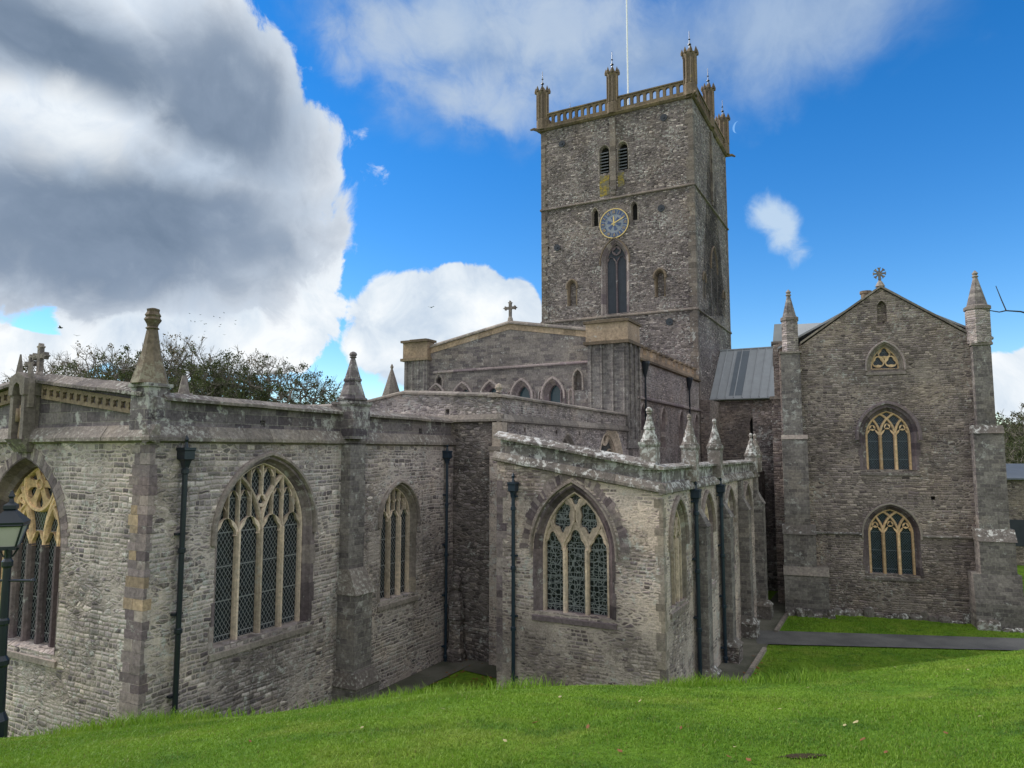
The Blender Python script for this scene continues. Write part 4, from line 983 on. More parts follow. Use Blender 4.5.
# lichen-yellow patches under the belfry lights
def lichen_mat():
    m, t, p = new_mat('yellow_lichen_stone'); co = t.add('ShaderNodeTexCoord').outputs['Object']
    n = t.noise(co, 2.4, 6, .7).outputs[0]; v = t.add('ShaderNodeTexVoronoi', {'Vector': t.v('MULTIPLY', co, (2.6, 2.6, 7.)), 'Scale': 1.}, feature='DISTANCE_TO_EDGE').outputs[0]
    c = t.mix(t.step(n, .42, .62), (.17, .15, .115), (.30, .215, .03)); c = t.mix(t.step(v, .02, .09), tuple(x for x in (.12, .10, .06)), c)
    finish(t, p, c, t.m('ADD', n, v), .03); return m
M['lichen'] = lichen_mat()
for u0, u1, z0 in ((tc - 1.18, tc - .36, 27.75), (tc + .36, tc + .9, 28.3)):
    MB().prism(ET, [(u0, z0), (u1, z0 + .1), (u1 - .03, z0 + .9), (u1, 29.45), (u0 + .03, 29.5), (u0 - .02, z0 + 1)], -.012, .05).build('lichen_patch', M['lichen'], two)
# iron tie plates
for u, z in ((TN1 - 2.55, 26.0), (TN1 - 2.1, 17.1), (-9.4, 24.1), (TN1 - 2.2, 33.2), (-8.9, 32.9)):
    pts = [(u + .28 * math.cos(2 * math.pi * i / 16), z + .28 * math.sin(2 * math.pi * i / 16)) for i in range(16)]
    MB().prism(ET, pts, -.06, .02).prism(ET, [(u + (p_[0] - u) * .3, z + (p_[1] - z) * .3) for p_ in pts], -.12, -.058).build('tie_plate', M['iron'], cath)
# clock: gilt dial with blue numeral plates
CK = (tc, 25.38); cr = 1.22
circ = lambda r, n=48: [(CK[0] + r * math.cos(2 * math.pi * i / n), CK[1] + r * math.sin(2 * math.pi * i / n)) for i in range(n)]
ck = MB().prism(ET, circ(cr), -.06, .03).build('clock', M['clock_face'], cath); ck['label'] = 'round blue and gold clock dial on the tower'
MB().prism(ET, circ(cr + .0), -.10, .0, [circ(cr - .07)]).build('clock_rim', M['gilt'], ck)
num = MB(); gl = MB()
NUM = ['XII', 'I', 'II', 'III', 'IIII', 'V', 'VI', 'VII', 'VIII', 'IX', 'X', 'XI']
for i in range(12):
    th = math.pi / 2 - i * math.pi / 6; ct, s_ = math.cos(th), math.sin(th)
    loc = lambda x, y: (CK[0] + (.93 + y) * ct + x * s_, CK[1] + (.93 + y) * s_ - x * ct)
    num.prism(ET, [loc(-.16, -.16), loc(.16, -.16), loc(.2, .16), loc(-.2, .16)], -.085, -.05)
    s = NUM[i]; wd = {'I': .075, 'V': .13, 'X': .13}; tot = sum(wd[ch] for ch in s); sc2 = min(1, .25 / tot); x = -tot * sc2 / 2
    for ch in s:
        w_ = wd[ch] * sc2; xc = x + w_ / 2; hl = w_ * .38
        segs = {'I': [((0, -.12), (0, .12))], 'V': [((-hl, .12), (0, -.12)), ((hl, .12), (0, -.12))], 'X': [((-hl, .12), (hl, -.12)), ((hl, .12), (-hl, -.12))]}[ch]
        for k, (p0, p1) in enumerate(segs): gl.bar(ET, [loc(xc + p0[0], p0[1]), loc(xc + p1[0], p1[1])], .02, -.1 - .003 * k, -.084)
        x += w_
num.build('numeral_plate', M['clock_blue'], ck); gl.build('numeral', M['gilt'], ck)
bp = MB()
for i in range(6):
    t0 = i * math.pi / 3 + .3; bp.prism(ET, [(CK[0] + r * math.cos(t0 + a), CK[1] + r * math.sin(t0 + a)) for r, a in ((.2, .2), (.58, .22), (.58, .72), (.2, .7))], -.075, -.05)
bp.build('dial_inlay', M['clock_blue'], ck)
for L, th, w_, d in ((.62, R(92), .10, -.135), (1.02, R(24), .075, -.155)):
    ct, s_ = math.cos(th), math.sin(th)
    MB().prism(ET, [(CK[0] + x * ct - y * s_, CK[1] + x * s_ + y * ct) for x, y in ((-.2, -w_ * .6), (L * .8, -w_ * .5), (L, 0), (L * .8, w_ * .5), (-.2, w_ * .6))], d, d + .015).build('clock_hand', M['gilt'], ck)

# ==================================================================== north transept
TRW = 45.9
Et = Plane('E', TRW)
tr = MB().use(M['library']); tr.prism(Et, [(TN1 + .0, 0), (14.5, 0), (14.5, 11.25), (TN1, 11.25)], 0, .6, [outline(5.15, .3, 7.8, 9.4, .6)])
tr.box(TN1 + .05, TN1 + .75, 42.4, TRW, 0, 11.1); tr.build('transept_wall', None, cath)
MB().prism(Et, outline(5.15, .34, 7.7, 9.4, .6), .3, .34).build('transept_lancet', M['opening_shade'], cath)
tr = MB(); Y0, Y1, Z0, Z1 = TRW - .25, 50.1, 11.3, 15.6
rfm = MB().use(M['lead']); rfm.hexa([(TN1 + .03, Y0, Z0), (14.7, Y0, Z0), (14.7, Y1, Z1), (TN1 + .03, Y1, Z1), (TN1 + .03, Y0, Z0 + .1), (14.7, Y0, Z0 + .1), (14.7, Y1, Z1 + .1), (TN1 + .03, Y1, Z1 + .1)])
rfm.hexa([(TN1 + .03, Y1 + .003, Z1), (14.7, Y1 + .003, Z1), (14.7, 54.5, Z0), (TN1 + .03, 54.5, Z0), (TN1 + .03, Y1 + .003, Z1 + .1), (14.7, Y1 + .003, Z1 + .1), (14.7, 54.5, Z0 + .1), (TN1 + .03, 54.5, Z0 + .1)])
rfo = rfm.build('transept_roof', None, cath)
sm_ = MB(); x = TN1 + .6
while x < 14.6: sm_.tube([(x, Y0 - .02, Z0 + .12), (x, Y1, Z1 + .12)], .045, 6); x += .62
sm_.tube([(TN1, Y1, Z1 + .12), (14.7, Y1, Z1 + .12)], .09, 6); sm_.tube([(TN1, Y0 - .08, Z0 + .03), (14.7, Y0 - .08, Z0 + .03)], .07, 6); sm_.build('seam', M['lead'], rfo)
dz = (Z1 - Z0) / (Y1 - Y0)
MB().hexa([(3.4, Y0 + .2, Z0 + .12 + .2 * dz), (4.4, Y0 + .2, Z0 + .12 + .2 * dz), (4.4, Y1 - .2, Z1 + .12 - .2 * dz), (3.4, Y1 - .2, Z1 + .12 - .2 * dz), (3.4, Y0 + .2, Z0 + .135 + .2 * dz), (4.4, Y0 + .2, Z0 + .135 + .2 * dz), (4.4, Y1 - .2, Z1 + .135 - .2 * dz), (3.4, Y1 - .2, Z1 + .135 - .2 * dz)]).build('dark_lead_panel', M['lead_dark'], rfo)

# ==================================================================== library block (own frame, turned 8 degrees)
ln_, lw_ = 9.527, 25.905
LM = Matrix.Translation((ln_, lw_, 0)) @ Matrix.Rotation(R(8), 4, 'Z')
EL = Plane('E', 0.)
def lb(mb, name, mat=None, par=None):
    return mb.build(name, mat, par or cath, LM if par is None else None)
hl = [window(EL, 4.65, .92, 6.5, 8.02, 1.15, (3, 'inter', ''), M['purple_dark'], M['gold'], M['glass_l'], depth=.34, splay=.16, facew=(.05, .18), hood=(M['purple_dark'], .2, .16), bar=.125, mtx=LM, sillm=M['coping']),
      window(EL, 4.58, .92, 1.85, 3.62, 1.10, (3, 'inter', ''), M['purple_dark'], M['gold'], M['glass_l'], depth=.34, splay=.14, facew=(.05, .2), hood=(M['coping_dark'], .12, .10), bar=.125, mtx=LM, sillm=M['coping']),
      window(EL, 4.67, .58, 11.08, 11.2, .92, (0, 'trio'), M['grey_cut'], M['gold'], M['glass_l'], depth=.3, splay=.12, facew=(.03, .1), bar=.08, mtx=LM, hood=(M['purple_cut'], .1, .1))]
lw = MB().use(M['library'])
hl += [sq(6.29, 5.27, .08)]
nich = outline(4.64, .2, 13.15, 13.95, .32)
lw.prism(EL, [(.15, -1), (8.85, -1), (8.85, 11.9), (8.1, 12.4), (4.63, 14.85), (1.2, 12.4), (.15, 11.9)], 0, .6, hl + [nich])
lw.box(.15, .75, .6, 15, -1, 12.6); lw.box(8.25, 8.85, .6, 14, -1, 12.6)
lw.pbox(EL, 4.4, 4.9, 13.1, 14.3, .25, .3)
lwo = lb(lw, 'library_wall')
cp = MB()
for a, b in (((4.63, 14.88), (1.1, 12.42)), ((4.63, 14.88), (8.15, 12.42))): cp.run(EL, a, b, [(-.1, 0), (-.1, .1), (.25, .14), (.5, .1), (.5, 0)], 1.2, .006)
lb(cp, 'coping', M['coping_dark'], lwo)
s3 = MB(); 
for a, b in ((1.2, 3.42), (5.75, 7.7)):
    s3 = MB(); s3.run(EL, (a, 3.58), (b, 3.58), [(0, -.05), (-.09, -.02), (-.09, .03), (0, .07), (.04, .07), (.04, -.05)], .8, .006)
    lb(s3, 'string_course', M['lime'], lwo)
bb = MB(); cutA = cutB = False
k = .0
while k < 9.4:
    wd = random.uniform(.18, .5); zt = random.uniform(.05, .42); yo = 1.0 if k > 7.3 or k < 1.85 else 0.; q_ = -random.uniform(.10, .3) - yo
    bs = len(bb.v); bb.lathe(k + wd / 2, q_ + .12, [(wd * .62, -.45), (wd * .6, zt * .4), (wd * .45, zt * .85), (wd * .15, zt)], 7, random.uniform(0, 1), 1., .62)
    for i_ in range(bs, len(bb.v)): p_ = bb.v[i_]; bb.v[i_] = (p_[0] + random.uniform(-.04, .04), p_[1] + random.uniform(-.04, .04), p_[2] + random.uniform(-.03, .03))
    k += wd + random.uniform(-.04, .08)
    if k > 9.3 or (k > 1.85 and len(bb.v) and not cutA) or (k > 7.3 and not cutB):
        cutB = k > 7.3; cutA = True; lb(bb, 'footing_stones', M['lime'], lwo); bb = MB()
if bb.v: lb(bb, 'footing_stones', M['lime'], lwo)
def lslope(mb, x0, x1, p0, p1, z0, z1, m=None, dx=0):
    if m: mb.use(m)
    mb.hexa([(x0, -p0, z0), (x1, -p0, z0), (x1, .1, z0), (x0, .1, z0), (x0 + dx, -p1, z1), (x1 - dx, -p1, z1), (x1 - dx, .1, z1), (x0 + dx, .1, z1)])
lbL = MB().use(M['buttress'])
lbL.box(0., 1.85, -.95, .1, -1, 1.75); lslope(lbL, -.02, 1.9, 1.0, .72, 1.75, 2.1, M['coping_dark']); lbL.use(M['buttress']).box(.03, 1.4, -.72, .1, 2.1, 3.55); lslope(lbL, .0, 1.44, .78, .5, 3.55, 3.95, M['lime'])
lbL.use(M['buttress']).box(.12, 1.22, -.5, .1, 3.95, 7.9); lslope(lbL, .1, 1.25, .54, .36, 7.9, 8.1, M['coping_dark']); lbL.use(M['buttress']).box(.2, 1.05, -.36, .1, 8.1, 11.95); lbL.use(M['coping_dark']).box(.14, 1.12, -.42, .16, 11.95, 12.05)
lb(lbL, 'buttress')
lbR = MB().use(M['buttress'])
lbR.box(7.45, 9.2, -1.0, .1, -1, 1.0); lslope(lbR, 7.45, 9.2, 1., .85, 1., 2.2, M['buttress'], .0); lbR.box(7.75, 9.05, -.85, .1, 2.2, 3.55); lslope(lbR, 7.7, 9.12, .9, .55, 3.55, 4.05, M['lime'])
lbR.use(M['buttress']).box(7.86, 8.97, -.55, .1, 4.05, 8.1); lslope(lbR, 7.82, 9.0, .6, .38, 8.1, 8.45, M['lime']); lbR.use(M['buttress']).box(8.06, 8.74, -.38, .1, 8.45, 11.95); lbR.use(M['coping_dark']).box(8.0, 8.82, -.44, .16, 11.95, 12.05)
lb(lbR, 'buttress')
for x, r, z1, zs_, zt in ((.65, .36, 13.55, 13.75, 14.75), (8.40, .44, 13.55, 13.75, 15.0)):
    b = MB().use(M['upper']).lathe(x, -.05, [(r * 1.08, 12.05), (r * 1.08, z1)], 8); b.use(M['coping_dark']).lathe(x, -.05, [(r * 1.2, z1), (r * 1.2, z1 + .14), (r * .95, zs_)], 8)
    o = lb(b, 'corner_turret')
    MB().use(M['buttress']).lathe(x, -.05, [(r * .92, zs_ - .002), (.09, zt)], 8).build('spire', None, o)
    MB().lathe(x, -.05, [(.07, zt - .02), (.14, zt + .06), (.08, zt + .12), (.13, zt + .2), (.02, zt + .34)], 8).build('finial', M['coping_dark'], o)
# cross and chimney, roofs behind
mb = MB(); X0, Z0c = 4.63, 14.95
mb.lathe(X0, .1, [(.22, Z0c), (.14, Z0c + .16), (.08, Z0c + .26)], 8); mb.pbox(Plane('E', .1), X0 - .05, X0 + .05, Z0c + .2, Z0c + .6, -.06, .06)
zc = Z0c + .62
for k in range(4):
    th = k * math.pi / 4; ct, s_ = math.cos(th), math.sin(th)
    mb.prism(Plane('E', .1), [(X0 + x * ct - y * s_, zc + x * s_ + y * ct) for x, y in ((-.2, -.03), (.2, -.03), (.27, -.075), (.27, .075), (.2, .03), (-.2, .03), (-.27, .075), (-.27, -.075))], -.05 - .003 * k, .05 + .003 * k)
lb(mb, 'gable_cross', M['coping_dark'])
lb(MB().lathe(4.15, 1.2, [(.22, 13.9), (.22, 14.85), (.27, 14.88), (.27, 15.0)], 10), 'chimney', M['tower_ochre'])
rl = MB().use(M['lead'])
rl.hexa([(.1, .5, 12.3), (4.63, .5, 14.7), (4.63, 3.6, 14.7), (.1, 3.6, 12.3), (.1, .5, 12.4), (4.63, .5, 14.8), (4.63, 3.6, 14.8), (.1, 3.6, 12.4)]); rl.hexa([(4.63, .5, 14.7), (9.1, .5, 12.3), (9.1, 3.6, 12.3), (4.63, 3.6, 14.7), (4.63, .5, 14.8), (9.1, .5, 12.4), (9.1, 3.6, 12.4), (4.63, 3.6, 14.8)])
rl.hexa([(4.603, 3.4, 12.8), (9.2, 3.4, 12.8), (9.2, 15, 12.8), (4.603, 15, 12.8), (4.603, 4.2, 13.35), (9.1, 4.2, 13.35), (9.1, 14.5, 13.35), (4.603, 14.5, 13.35)])
rl.hexa([(-.1, 3.4, 13.1), (4.6, 3.4, 13.1), (4.6, 15, 13.1), (-.1, 15, 13.1), (.0, 4.2, 14.1), (4.6, 4.2, 14.1), (4.6, 14.5, 14.1), (.0, 14.5, 14.1)])
lb(rl, 'library_roof')
rw = MB().use(M['library']).box(-.02, .6, 3.4, 15, 11, 13.1); rw.box(8.6, 9.1, 3.4, 14, 11, 12.79); rw.box(.6, 8.6, 3.45, 3.9, 11.5, 12.79); lb(rw, 'library_upper_wall')
ps = MB().use(M['library']).box(-.28, .2, 1.3, 2.3, -1, 9.9); ps.use(M['coping_dark']).box(-.36, .22, 1.2, 2.4, 9.9, 10.05); ps.use(M['library']).box(-.12, .4, 1.35, 2.25, 10.05, 12.7); ps.use(M['coping_dark']).box(-.2, .45, 1.27, 2.33, 12.7, 12.8)
ps.use(M['lead']).hexa([(-.12, 1.35, 12.8), (.4, 1.35, 12.8), (.4, 2.25, 12.8), (-.12, 2.25, 12.8), (-.02, 1.45, 13.7), (.4, 1.45, 13.7), (.4, 2.2, 13.7), (-.02, 2.2, 13.7)])
lb(ps, 'stair_buttress')
# far spire of a stair turret beyond the chapel
x, y = -20.6, 48.0
sp_ = MB()
sx0 = MB().use(M['upper']).lathe(-15.5, 28.5, [(.62, 4), (.62, 11.0)], 8); sx0.use(M['coping_dark']).lathe(-15.5, 28.5, [(.7, 11.0), (.66, 11.1), (.06, 12.95)], 8); sx0.lathe(-15.5, 28.5, [(.06, 12.9), (.12, 13.05), (.03, 13.25)], 6)
sx0.build('stair_turret', None, cath)
# paved gully round the walls
def sheet(name, pts, mat, lift=.012, kind='structure', nsub=14):
    """thin ground sheet from a quad strip, following the ground"""
    v = []; f = []
    a, b, c_, d_ = [Vector(p) for p in pts]; m = 5
    for i in range(nsub + 1):
        t = i / nsub; p, q_ = a.lerp(b, t), d_.lerp(c_, t)
        for j in range(m + 1):
            r = p.lerp(q_, j / m); v.append((r.x, r.y, max(gz(r.x, r.y), .0) + lift))
    for i in range(nsub):
        for j in range(m): f.append((i * (m + 1) + j, (i + 1) * (m + 1) + j, (i + 1) * (m + 1) + j + 1, i * (m + 1) + j + 1))
    me = bpy.data.meshes.new(name); me.from_pydata(v, [], f); me.materials.append(mat); o = bpy.data.objects.new(name, me); COL.objects.link(o); tag(o, kind=kind); return o
def tarmac(name, c0, c1):
    m, t, p = new_mat(name); co = t.add('ShaderNodeNewGeometry').outputs['Position']; n = t.noise(co, 60, 4, .7).outputs[0]; n2 = t.noise(co, .8, 4).outputs[0]
    c = t.mix(t.step(n2, .3, .7), c0, c1); c = t.mix(1., c, t.ramp(n, [(.3, (.7, .7, .7)), (.7, (1.35, 1.35, 1.35))]), 'MULTIPLY'); finish(t, p, c, n, .01); return m
M['tarmac'] = tarmac('tarmac', (.085, .082, .082), (.135, .13, .125)); M['flag'] = tarmac('damp_flagstone', (.075, .075, .055), (.15, .14, .115))
w2 = lambda n, w: W(n, w)[:2] + (0,)
sheet('path', [(9.35, 27.9, 0), (31, 25.8, 0), (31, 27.3, 0), (9.9, 30.0, 0)], M['tarmac'], .02)
sheet('paving', [w2(8.6, 8.0), w2(8.6, 30.), w2(9.75, 30.), w2(9.75, 8.)], M['flag'], .012)
sheet('paving', [w2(-.05, 7.2), w2(-.05, 12.3), w2(1.15, 12.3), w2(1.0, 7.2)], M['flag'], .012); sheet('paving', [w2(1.15, 11.0), w2(1.15, 12.3), w2(3.7, 12.3), w2(3.7, 10.6)], M['flag'], .016)
kb = MB()
for i in range(24):
    w_ = 9. + i * .72
    if 18.0 < w_ < 21.2: continue
    x, y, _ = W(9.82, w_); x2, y2, _ = W(9.82, w_ + .7); c0 = W(9.68, w_); c1 = W(9.68, w_ + .7); z = max(gz(x, y), 0)
    kb.hexa([(c0[0], c0[1], z - .1), (x, y, z - .1), (x2, y2, z - .1), (c1[0], c1[1], z - .1), (c0[0], c0[1], z + .1), (x, y, z + .1), (x2, y2, z + .1), (c1[0], c1[1], z + .1)])
tag(kb.build('kerb', M['coping_dark']), kind='structure')

# ==================================================================== trees
def leaf_mat(name, c0, c1):
    m, t, p = new_mat(name); r = t.add('ShaderNodeNewGeometry').outputs['Random Per Island']
    c = t.mix(r, c0, c1); t.l.new(c, p.inputs['Base Color']); p.inputs['Roughness'].default_value = .6
    tr = t.add('ShaderNodeBsdfTranslucent'); t.l.new(c, tr.inputs[0]); mx = t.add('ShaderNodeMixShader', {0: .25, 1: p.outputs[0], 2: tr.outputs[0]})
    out = [n for n in t.n if n.type == 'OUTPUT_MATERIAL'][0]; t.l.new(mx.outputs[0], out.inputs[0]); return m
M['ivy'] = leaf_mat('ivy_leaf', (.042, .055, .020), (.10, .112, .042)); M['brownleaf'] = leaf_mat('autumn_leaf', (.11, .085, .045), (.18, .14, .075)); M['scrub'] = leaf_mat('scrub_leaf', (.05, .05, .02), (.11, .095, .04))

def quads(name, cen, size, mat, parent=None, flat=0.):
    """leaf-sized faces, one per centre"""
    n = len(cen); a = rng.normal(size=(n, 3)); a /= np.linalg.norm(a, axis=1)[:, None]; b = rng.normal(size=(n, 3)); b -= (a * b).sum(1)[:, None] * a; b /= np.linalg.norm(b, axis=1)[:, None]
    sz = size * rng.uniform(.6, 1.4, (n, 1)); P = np.stack([cen - a * sz, cen + b * sz * .55, cen + a * sz, cen - b * sz * .55], 1).reshape(-1, 3)
    me = bpy.data.meshes.new(name); me.vertices.add(4 * n); me.vertices.foreach_set('co', P.ravel()); me.loops.add(4 * n); me.loops.foreach_set('vertex_index', np.arange(4 * n)); me.polygons.add(n)
    me.polygons.foreach_set('loop_start', np.arange(0, 4 * n, 4)); me.polygons.foreach_set('loop_total', np.full(n, 4)); me.materials.append(mat); me.update(); me.validate()
    o = bpy.data.objects.new(name, me); COL.objects.link(o); o.parent = parent; return o

def make_tree(h, wide, leaf, nleaf, seed, mat_leaf, lsize=.12, npt=420, low=.25):
    """branches grown through a rounded crown: trunk and limbs, fine twigs, leaves in clumps on the twigs"""
    g = np.random.default_rng(seed); nodes = [np.array([0, 0, z]) for z in np.linspace(-.3, h * .42, 6)]; par = [-1, 0, 1, 2, 3, 4]
    c = np.array([0, 0, h * (.5 + low * .5)]); rad = np.array([wide * h, wide * h, h * (.5 - low * .5)])
    lob = g.normal(size=(9, 3)); lob /= np.linalg.norm(lob, axis=1)[:, None]; lob[:, 2] = np.abs(lob[:, 2]); la = g.uniform(-.22, .14, 9)
    P = []
    while len(P) < npt:
        d = g.normal(size=3); d /= np.linalg.norm(d); rr = g.uniform(.12, 1) ** .45; k = 1 + sum(a_ * max(0, d @ l_) ** 4 for a_, l_ in zip(la, lob))
        P.append(c + d * rad * rr * k)
    P = np.array(P); base = np.array([0, 0, h * .3]); P = P[np.argsort(np.linalg.norm(P - base, axis=1))]
    for p in P:
        N = np.array(nodes[2:]); dv = p - N; dist = np.linalg.norm(dv, axis=1); out = np.linalg.norm(N - base, axis=1)
        i = int(np.argmin(dist + .25 * out + .6 * np.maximum(0, N[:, 2] - p[2]))) + 2
        nodes.append(p); par.append(i)
    n = len(nodes); cnt = np.ones(n)
    for i in range(n - 1, 0, -1): cnt[par[i]] += cnt[i]
    r = h * .0021 * cnt ** .42 * (420 / npt) ** .42
    tk, tw_ = MB(), MB(); tips = []
    tk.tube(nodes[:6], [max(r[k], h * .012) * (1.35 if k == 0 else 1) for k in range(6)], 8)
    for i in range(6, n):
        a_, b_ = Vector(nodes[par[i]]), Vector(nodes[i]); L = (b_ - a_).length; m = a_.lerp(b_, .5) + Vector(g.normal(0, .07, 3)) * L + Vector((0, 0, -.05 * L))
        big = r[i] > h * .0042
        (tk if big else tw_).tube([a_, m, b_], [min(r[par[i]], r[i] * 1.25), r[i] * 1.1, r[i]], 6 if big else 3, cap=False)
        o = np.array(b_ - Vector(c)); o = o / (np.linalg.norm(o) + 1e-6)
        for k in range(5 if cnt[i] < 4 else 2):
            d = o * .55 + g.normal(0, .55, 3) + np.array([0, 0, .35]); d = Vector(d / np.linalg.norm(d)); Lt = h * g.uniform(.035, .075); e = b_ + d * Lt
            tw_.tube([b_, b_ + d * Lt * .5 + Vector(g.normal(0, .08 * Lt, 3)), e], [h * .0013, h * .001, h * .0005], 3, cap=False); tips.append(e)
            d2 = Vector(np.array(d) + g.normal(0, .5, 3)).normalized(); e2 = b_ + d * Lt * .5 + d2 * Lt * .55; tw_.tube([b_ + d * Lt * .5, e2], [h * .0009, h * .0005], 3, cap=False); tips.append(e2)
    root = empty('tree', (0, 0, 0)); tk.build('trunk', M['bark'], root)
    if leaf:
        T = np.array([tuple(p) for p in tips])
        if leaf == 2: dn = T[:, 2] < h * g.uniform(.6, 1.05, len(T)); T = T[dn]
        cs = T[g.integers(0, len(T), max(10, nleaf // 14))]; cs = cs[g.integers(0, len(cs), nleaf)] + np.clip(g.normal(0, h * .011, (nleaf, 3)), -h * .025, h * .025)
        quads('crown', cs, lsize, mat_leaf, root); tw_.build('branches', M['bark'], root)
    else: tw_.build('crown', M['bark'], root)
    return root
def dup(root, loc, rz, sc, label=None, group=None):
    r = root.copy(); COL.objects.link(r); r.location = loc; r.rotation_euler = (0, 0, rz); r.scale = (sc,) * 3
    if label: r['label'] = label
    if group: r['group'] = group
    for ch in root.children:
        c_ = ch.copy(); COL.objects.link(c_); c_.parent = r
    return r
T_bare = make_tree(15, .34, 0, 0, 3, None, npt=380); T_ivy = make_tree(15, .32, 2, 26000, 5, M['ivy'], .10, 380); T_thin = make_tree(15, .36, 1, 2600, 8, M['brownleaf'], .10, 460); T_ivy2 = make_tree(15, .38, 2, 17000, 14, M['ivy'], .10, 420); T_scrub = make_tree(9, .5, 1, 7000, 21, M['scrub'], .09, 300, .12)
used = set()
def plant(proto, px, ytop, D, rz, label, group='trees behind the east chapel', name=None):
    x = (px - 512) / FPX * D; ztop = EYE + (452 - ytop) / FPX * D; base = {id(T_bare): 15, id(T_ivy): 15, id(T_ivy2): 15, id(T_thin): 15, id(T_scrub): 9}[id(proto)]
    zb = max(0, gz(x, D)); sc = (ztop - zb) / base
    if id(proto) not in used: used.add(id(proto)); o = proto; o.location = (x, D, zb); o.rotation_euler = (0, 0, rz); o.scale = (sc,) * 3
    else: o = dup(proto, (x, D, zb), rz, sc)
    tag(o, label, 'tree', group); return o
GT = 'trees behind the east chapel'
plant(T_bare, 52, 352, 92, .4, 'small bare tree just right of the gable cross on the east chapel')
plant(T_thin, 98, 344, 80, 1.1, 'bare tree left of the tall brown spire, its twigs against white cloud')
plant(T_ivy2, 128, 342, 76, 2., 'ivy-clad tree standing directly behind the tall brown spire')
plant(T_thin, 176, 334, 84, 3.0, 'tallest tree of the row, thin browned crown right of the tall brown spire')
plant(T_ivy, 216, 349, 74, .5, 'dark ivy-covered tree in the middle of the row behind the chapel parapet')
plant(T_ivy2, 276, 354, 76, 4.0, 'rounded ivy-covered tree towards the right end of the row')
plant(T_thin, 250, 352, 90, 5.1, 'thin browned tree showing between the two dark ivy-covered trees')
plant(T_bare, 322, 374, 80, 2.6, 'pale leafless tree at the right end of the row beside the grey pinnacle')
plant(T_scrub, 12, 372, 88, .3, 'low brown tree at the left edge behind the chapel gable')
plant(T_scrub, 72, 374, 86, 1.9, 'low brown tree between gable cross and tall brown spire')
plant(T_ivy, 160, 352, 82, 3.6, 'ivy-covered tree just right of the tall brown spire')
GH = 'trees on the slope beyond the library'
for i, (px, yt, D, pr, lb_) in enumerate(((1008, 408, 92, T_scrub, 'browned bushy tree nearest the right gable buttress'), (1030, 412, 88, T_ivy, 'dark evergreen tree low on the slope at the right edge'), (1062, 404, 95, T_scrub, 'browned tree on the slope past the right edge'), (1100, 402, 92, T_thin, 'thin tree on the slope past the right edge'), (1018, 428, 74, T_ivy2, 'dark evergreen tree just above the grey roof of the low building'), (1075, 425, 76, T_ivy, 'dark evergreen tree over the low building past the right edge'), (985, 415, 96, T_scrub, 'browned tree hidden mostly by the right gable buttress'))):
    plant(pr, px, yt, D, i * 1.3, lb_, GH)
# hill on the right
def hill(X, Y):
    return 11. * np.exp(-(((X - 75) / 42.) ** 2 + ((Y - 120) / 38.) ** 2)) + 9. * np.exp(-(((X + 90) / 60.) ** 2 + ((Y - 140) / 40.) ** 2)) - .25
tag(grid_mesh('hill', np.linspace(-260, 260, 90), np.linspace(56, 260, 50), hill, M['grass']), kind='structure')

# low building beyond the right gable
ob = empty('low_building', (33, 47, 0), R(-20)); tag(ob, 'low stone building with grey slate roof beyond the right gable', 'building')
mb = MB(); mb.box(-7, 12, 0, 6, -1, 5.55); mb.build('wall', M['library'], ob)
rfb = MB().hexa([(-7.2, -.3, 5.5), (12.2, -.3, 5.5), (12.2, 3, 6.35), (-7.2, 3, 6.35), (-7.2, -.3, 5.6), (12.2, -.3, 5.6), (12.2, 3, 6.5), (-7.2, 3, 6.5)]).hexa([(-7.2, 3.003, 6.35), (12.2, 3.003, 6.35), (12.2, 6.3, 5.5), (-7.2, 6.3, 5.5), (-7.2, 3.003, 6.5), (12.2, 3.003, 6.5), (12.2, 6.3, 5.6), (-7.2, 6.3, 5.6)]).build('roof', M['slate'], ob)
w_ = MB()
for x in (-4, 0, 4, 8): w_ = MB().box(x - .5, x + .5, -.03, .1, 1.2, 2.9); w_.build('window', M['shutter'], ob)

# leafless tree past the right edge, one twig reaching into the picture
bx, by = 9.9, 12.; bz = gz(bx, by)
br = empty('bare_tree', (bx, by, bz)); tag(br, 'bare tree at the right edge with a thin forked twig against the sky', 'tree')
L = lambda pts: [(x - bx, y - by, z - bz) for x, y, z in pts]
MB().tube(L([(bx, by, bz - .3), (bx + .1, by, bz + 1.5), (bx + .35, by, bz + 3.2), (bx + .3, by + .2, bz + 4.6)]), [.16, .13, .1, .06], 8).build('trunk', M['twig'], br)
X = lambda px, py, D=12.: ((px - 512) / FPX * D * .985, D, EYE + (452 - py) / FPX * D * .985)
cr = MB()
cr.tube(L([(bx + .3, by, bz + 3.0), (9.6, 12, 9.2), X(1050, 312), X(1036, 308), X(1021, 307), X(1014, 308.5), X(1005, 307), X(994, 305)]), [.05, .035, .02, .014, .012, .010, .009, .006], 5)
cr.tube(L([X(1021, 307), X(1017, 296), X(1012, 281)]), [.010, .009, .006], 5)
for k in range(14):
    a = rng.uniform(-.6, 2.2); z0 = rng.uniform(2.6, 4.4); Ln = rng.uniform(.8, 1.8); p0 = Vector((.3, .1, z0)); dv = Vector((abs(math.cos(a)) * .9 + .15, math.sin(a), rng.uniform(.2, .8)))
    p1 = p0 + dv * Ln * .5; p2 = p0 + dv * Ln + Vector((0, 0, .2)); cr.tube([p0, p1, p2], [.035, .022, .008], 5)
    for j in range(3):
        q0 = p1.lerp(p2, rng.uniform(0, .9)); cr.tube([q0, q0 + Vector((rng.uniform(0, .5), rng.uniform(-.4, .4), rng.uniform(.1, .6)))], [.012, .005], 4)
cr.build('branches', M['twig'], br)

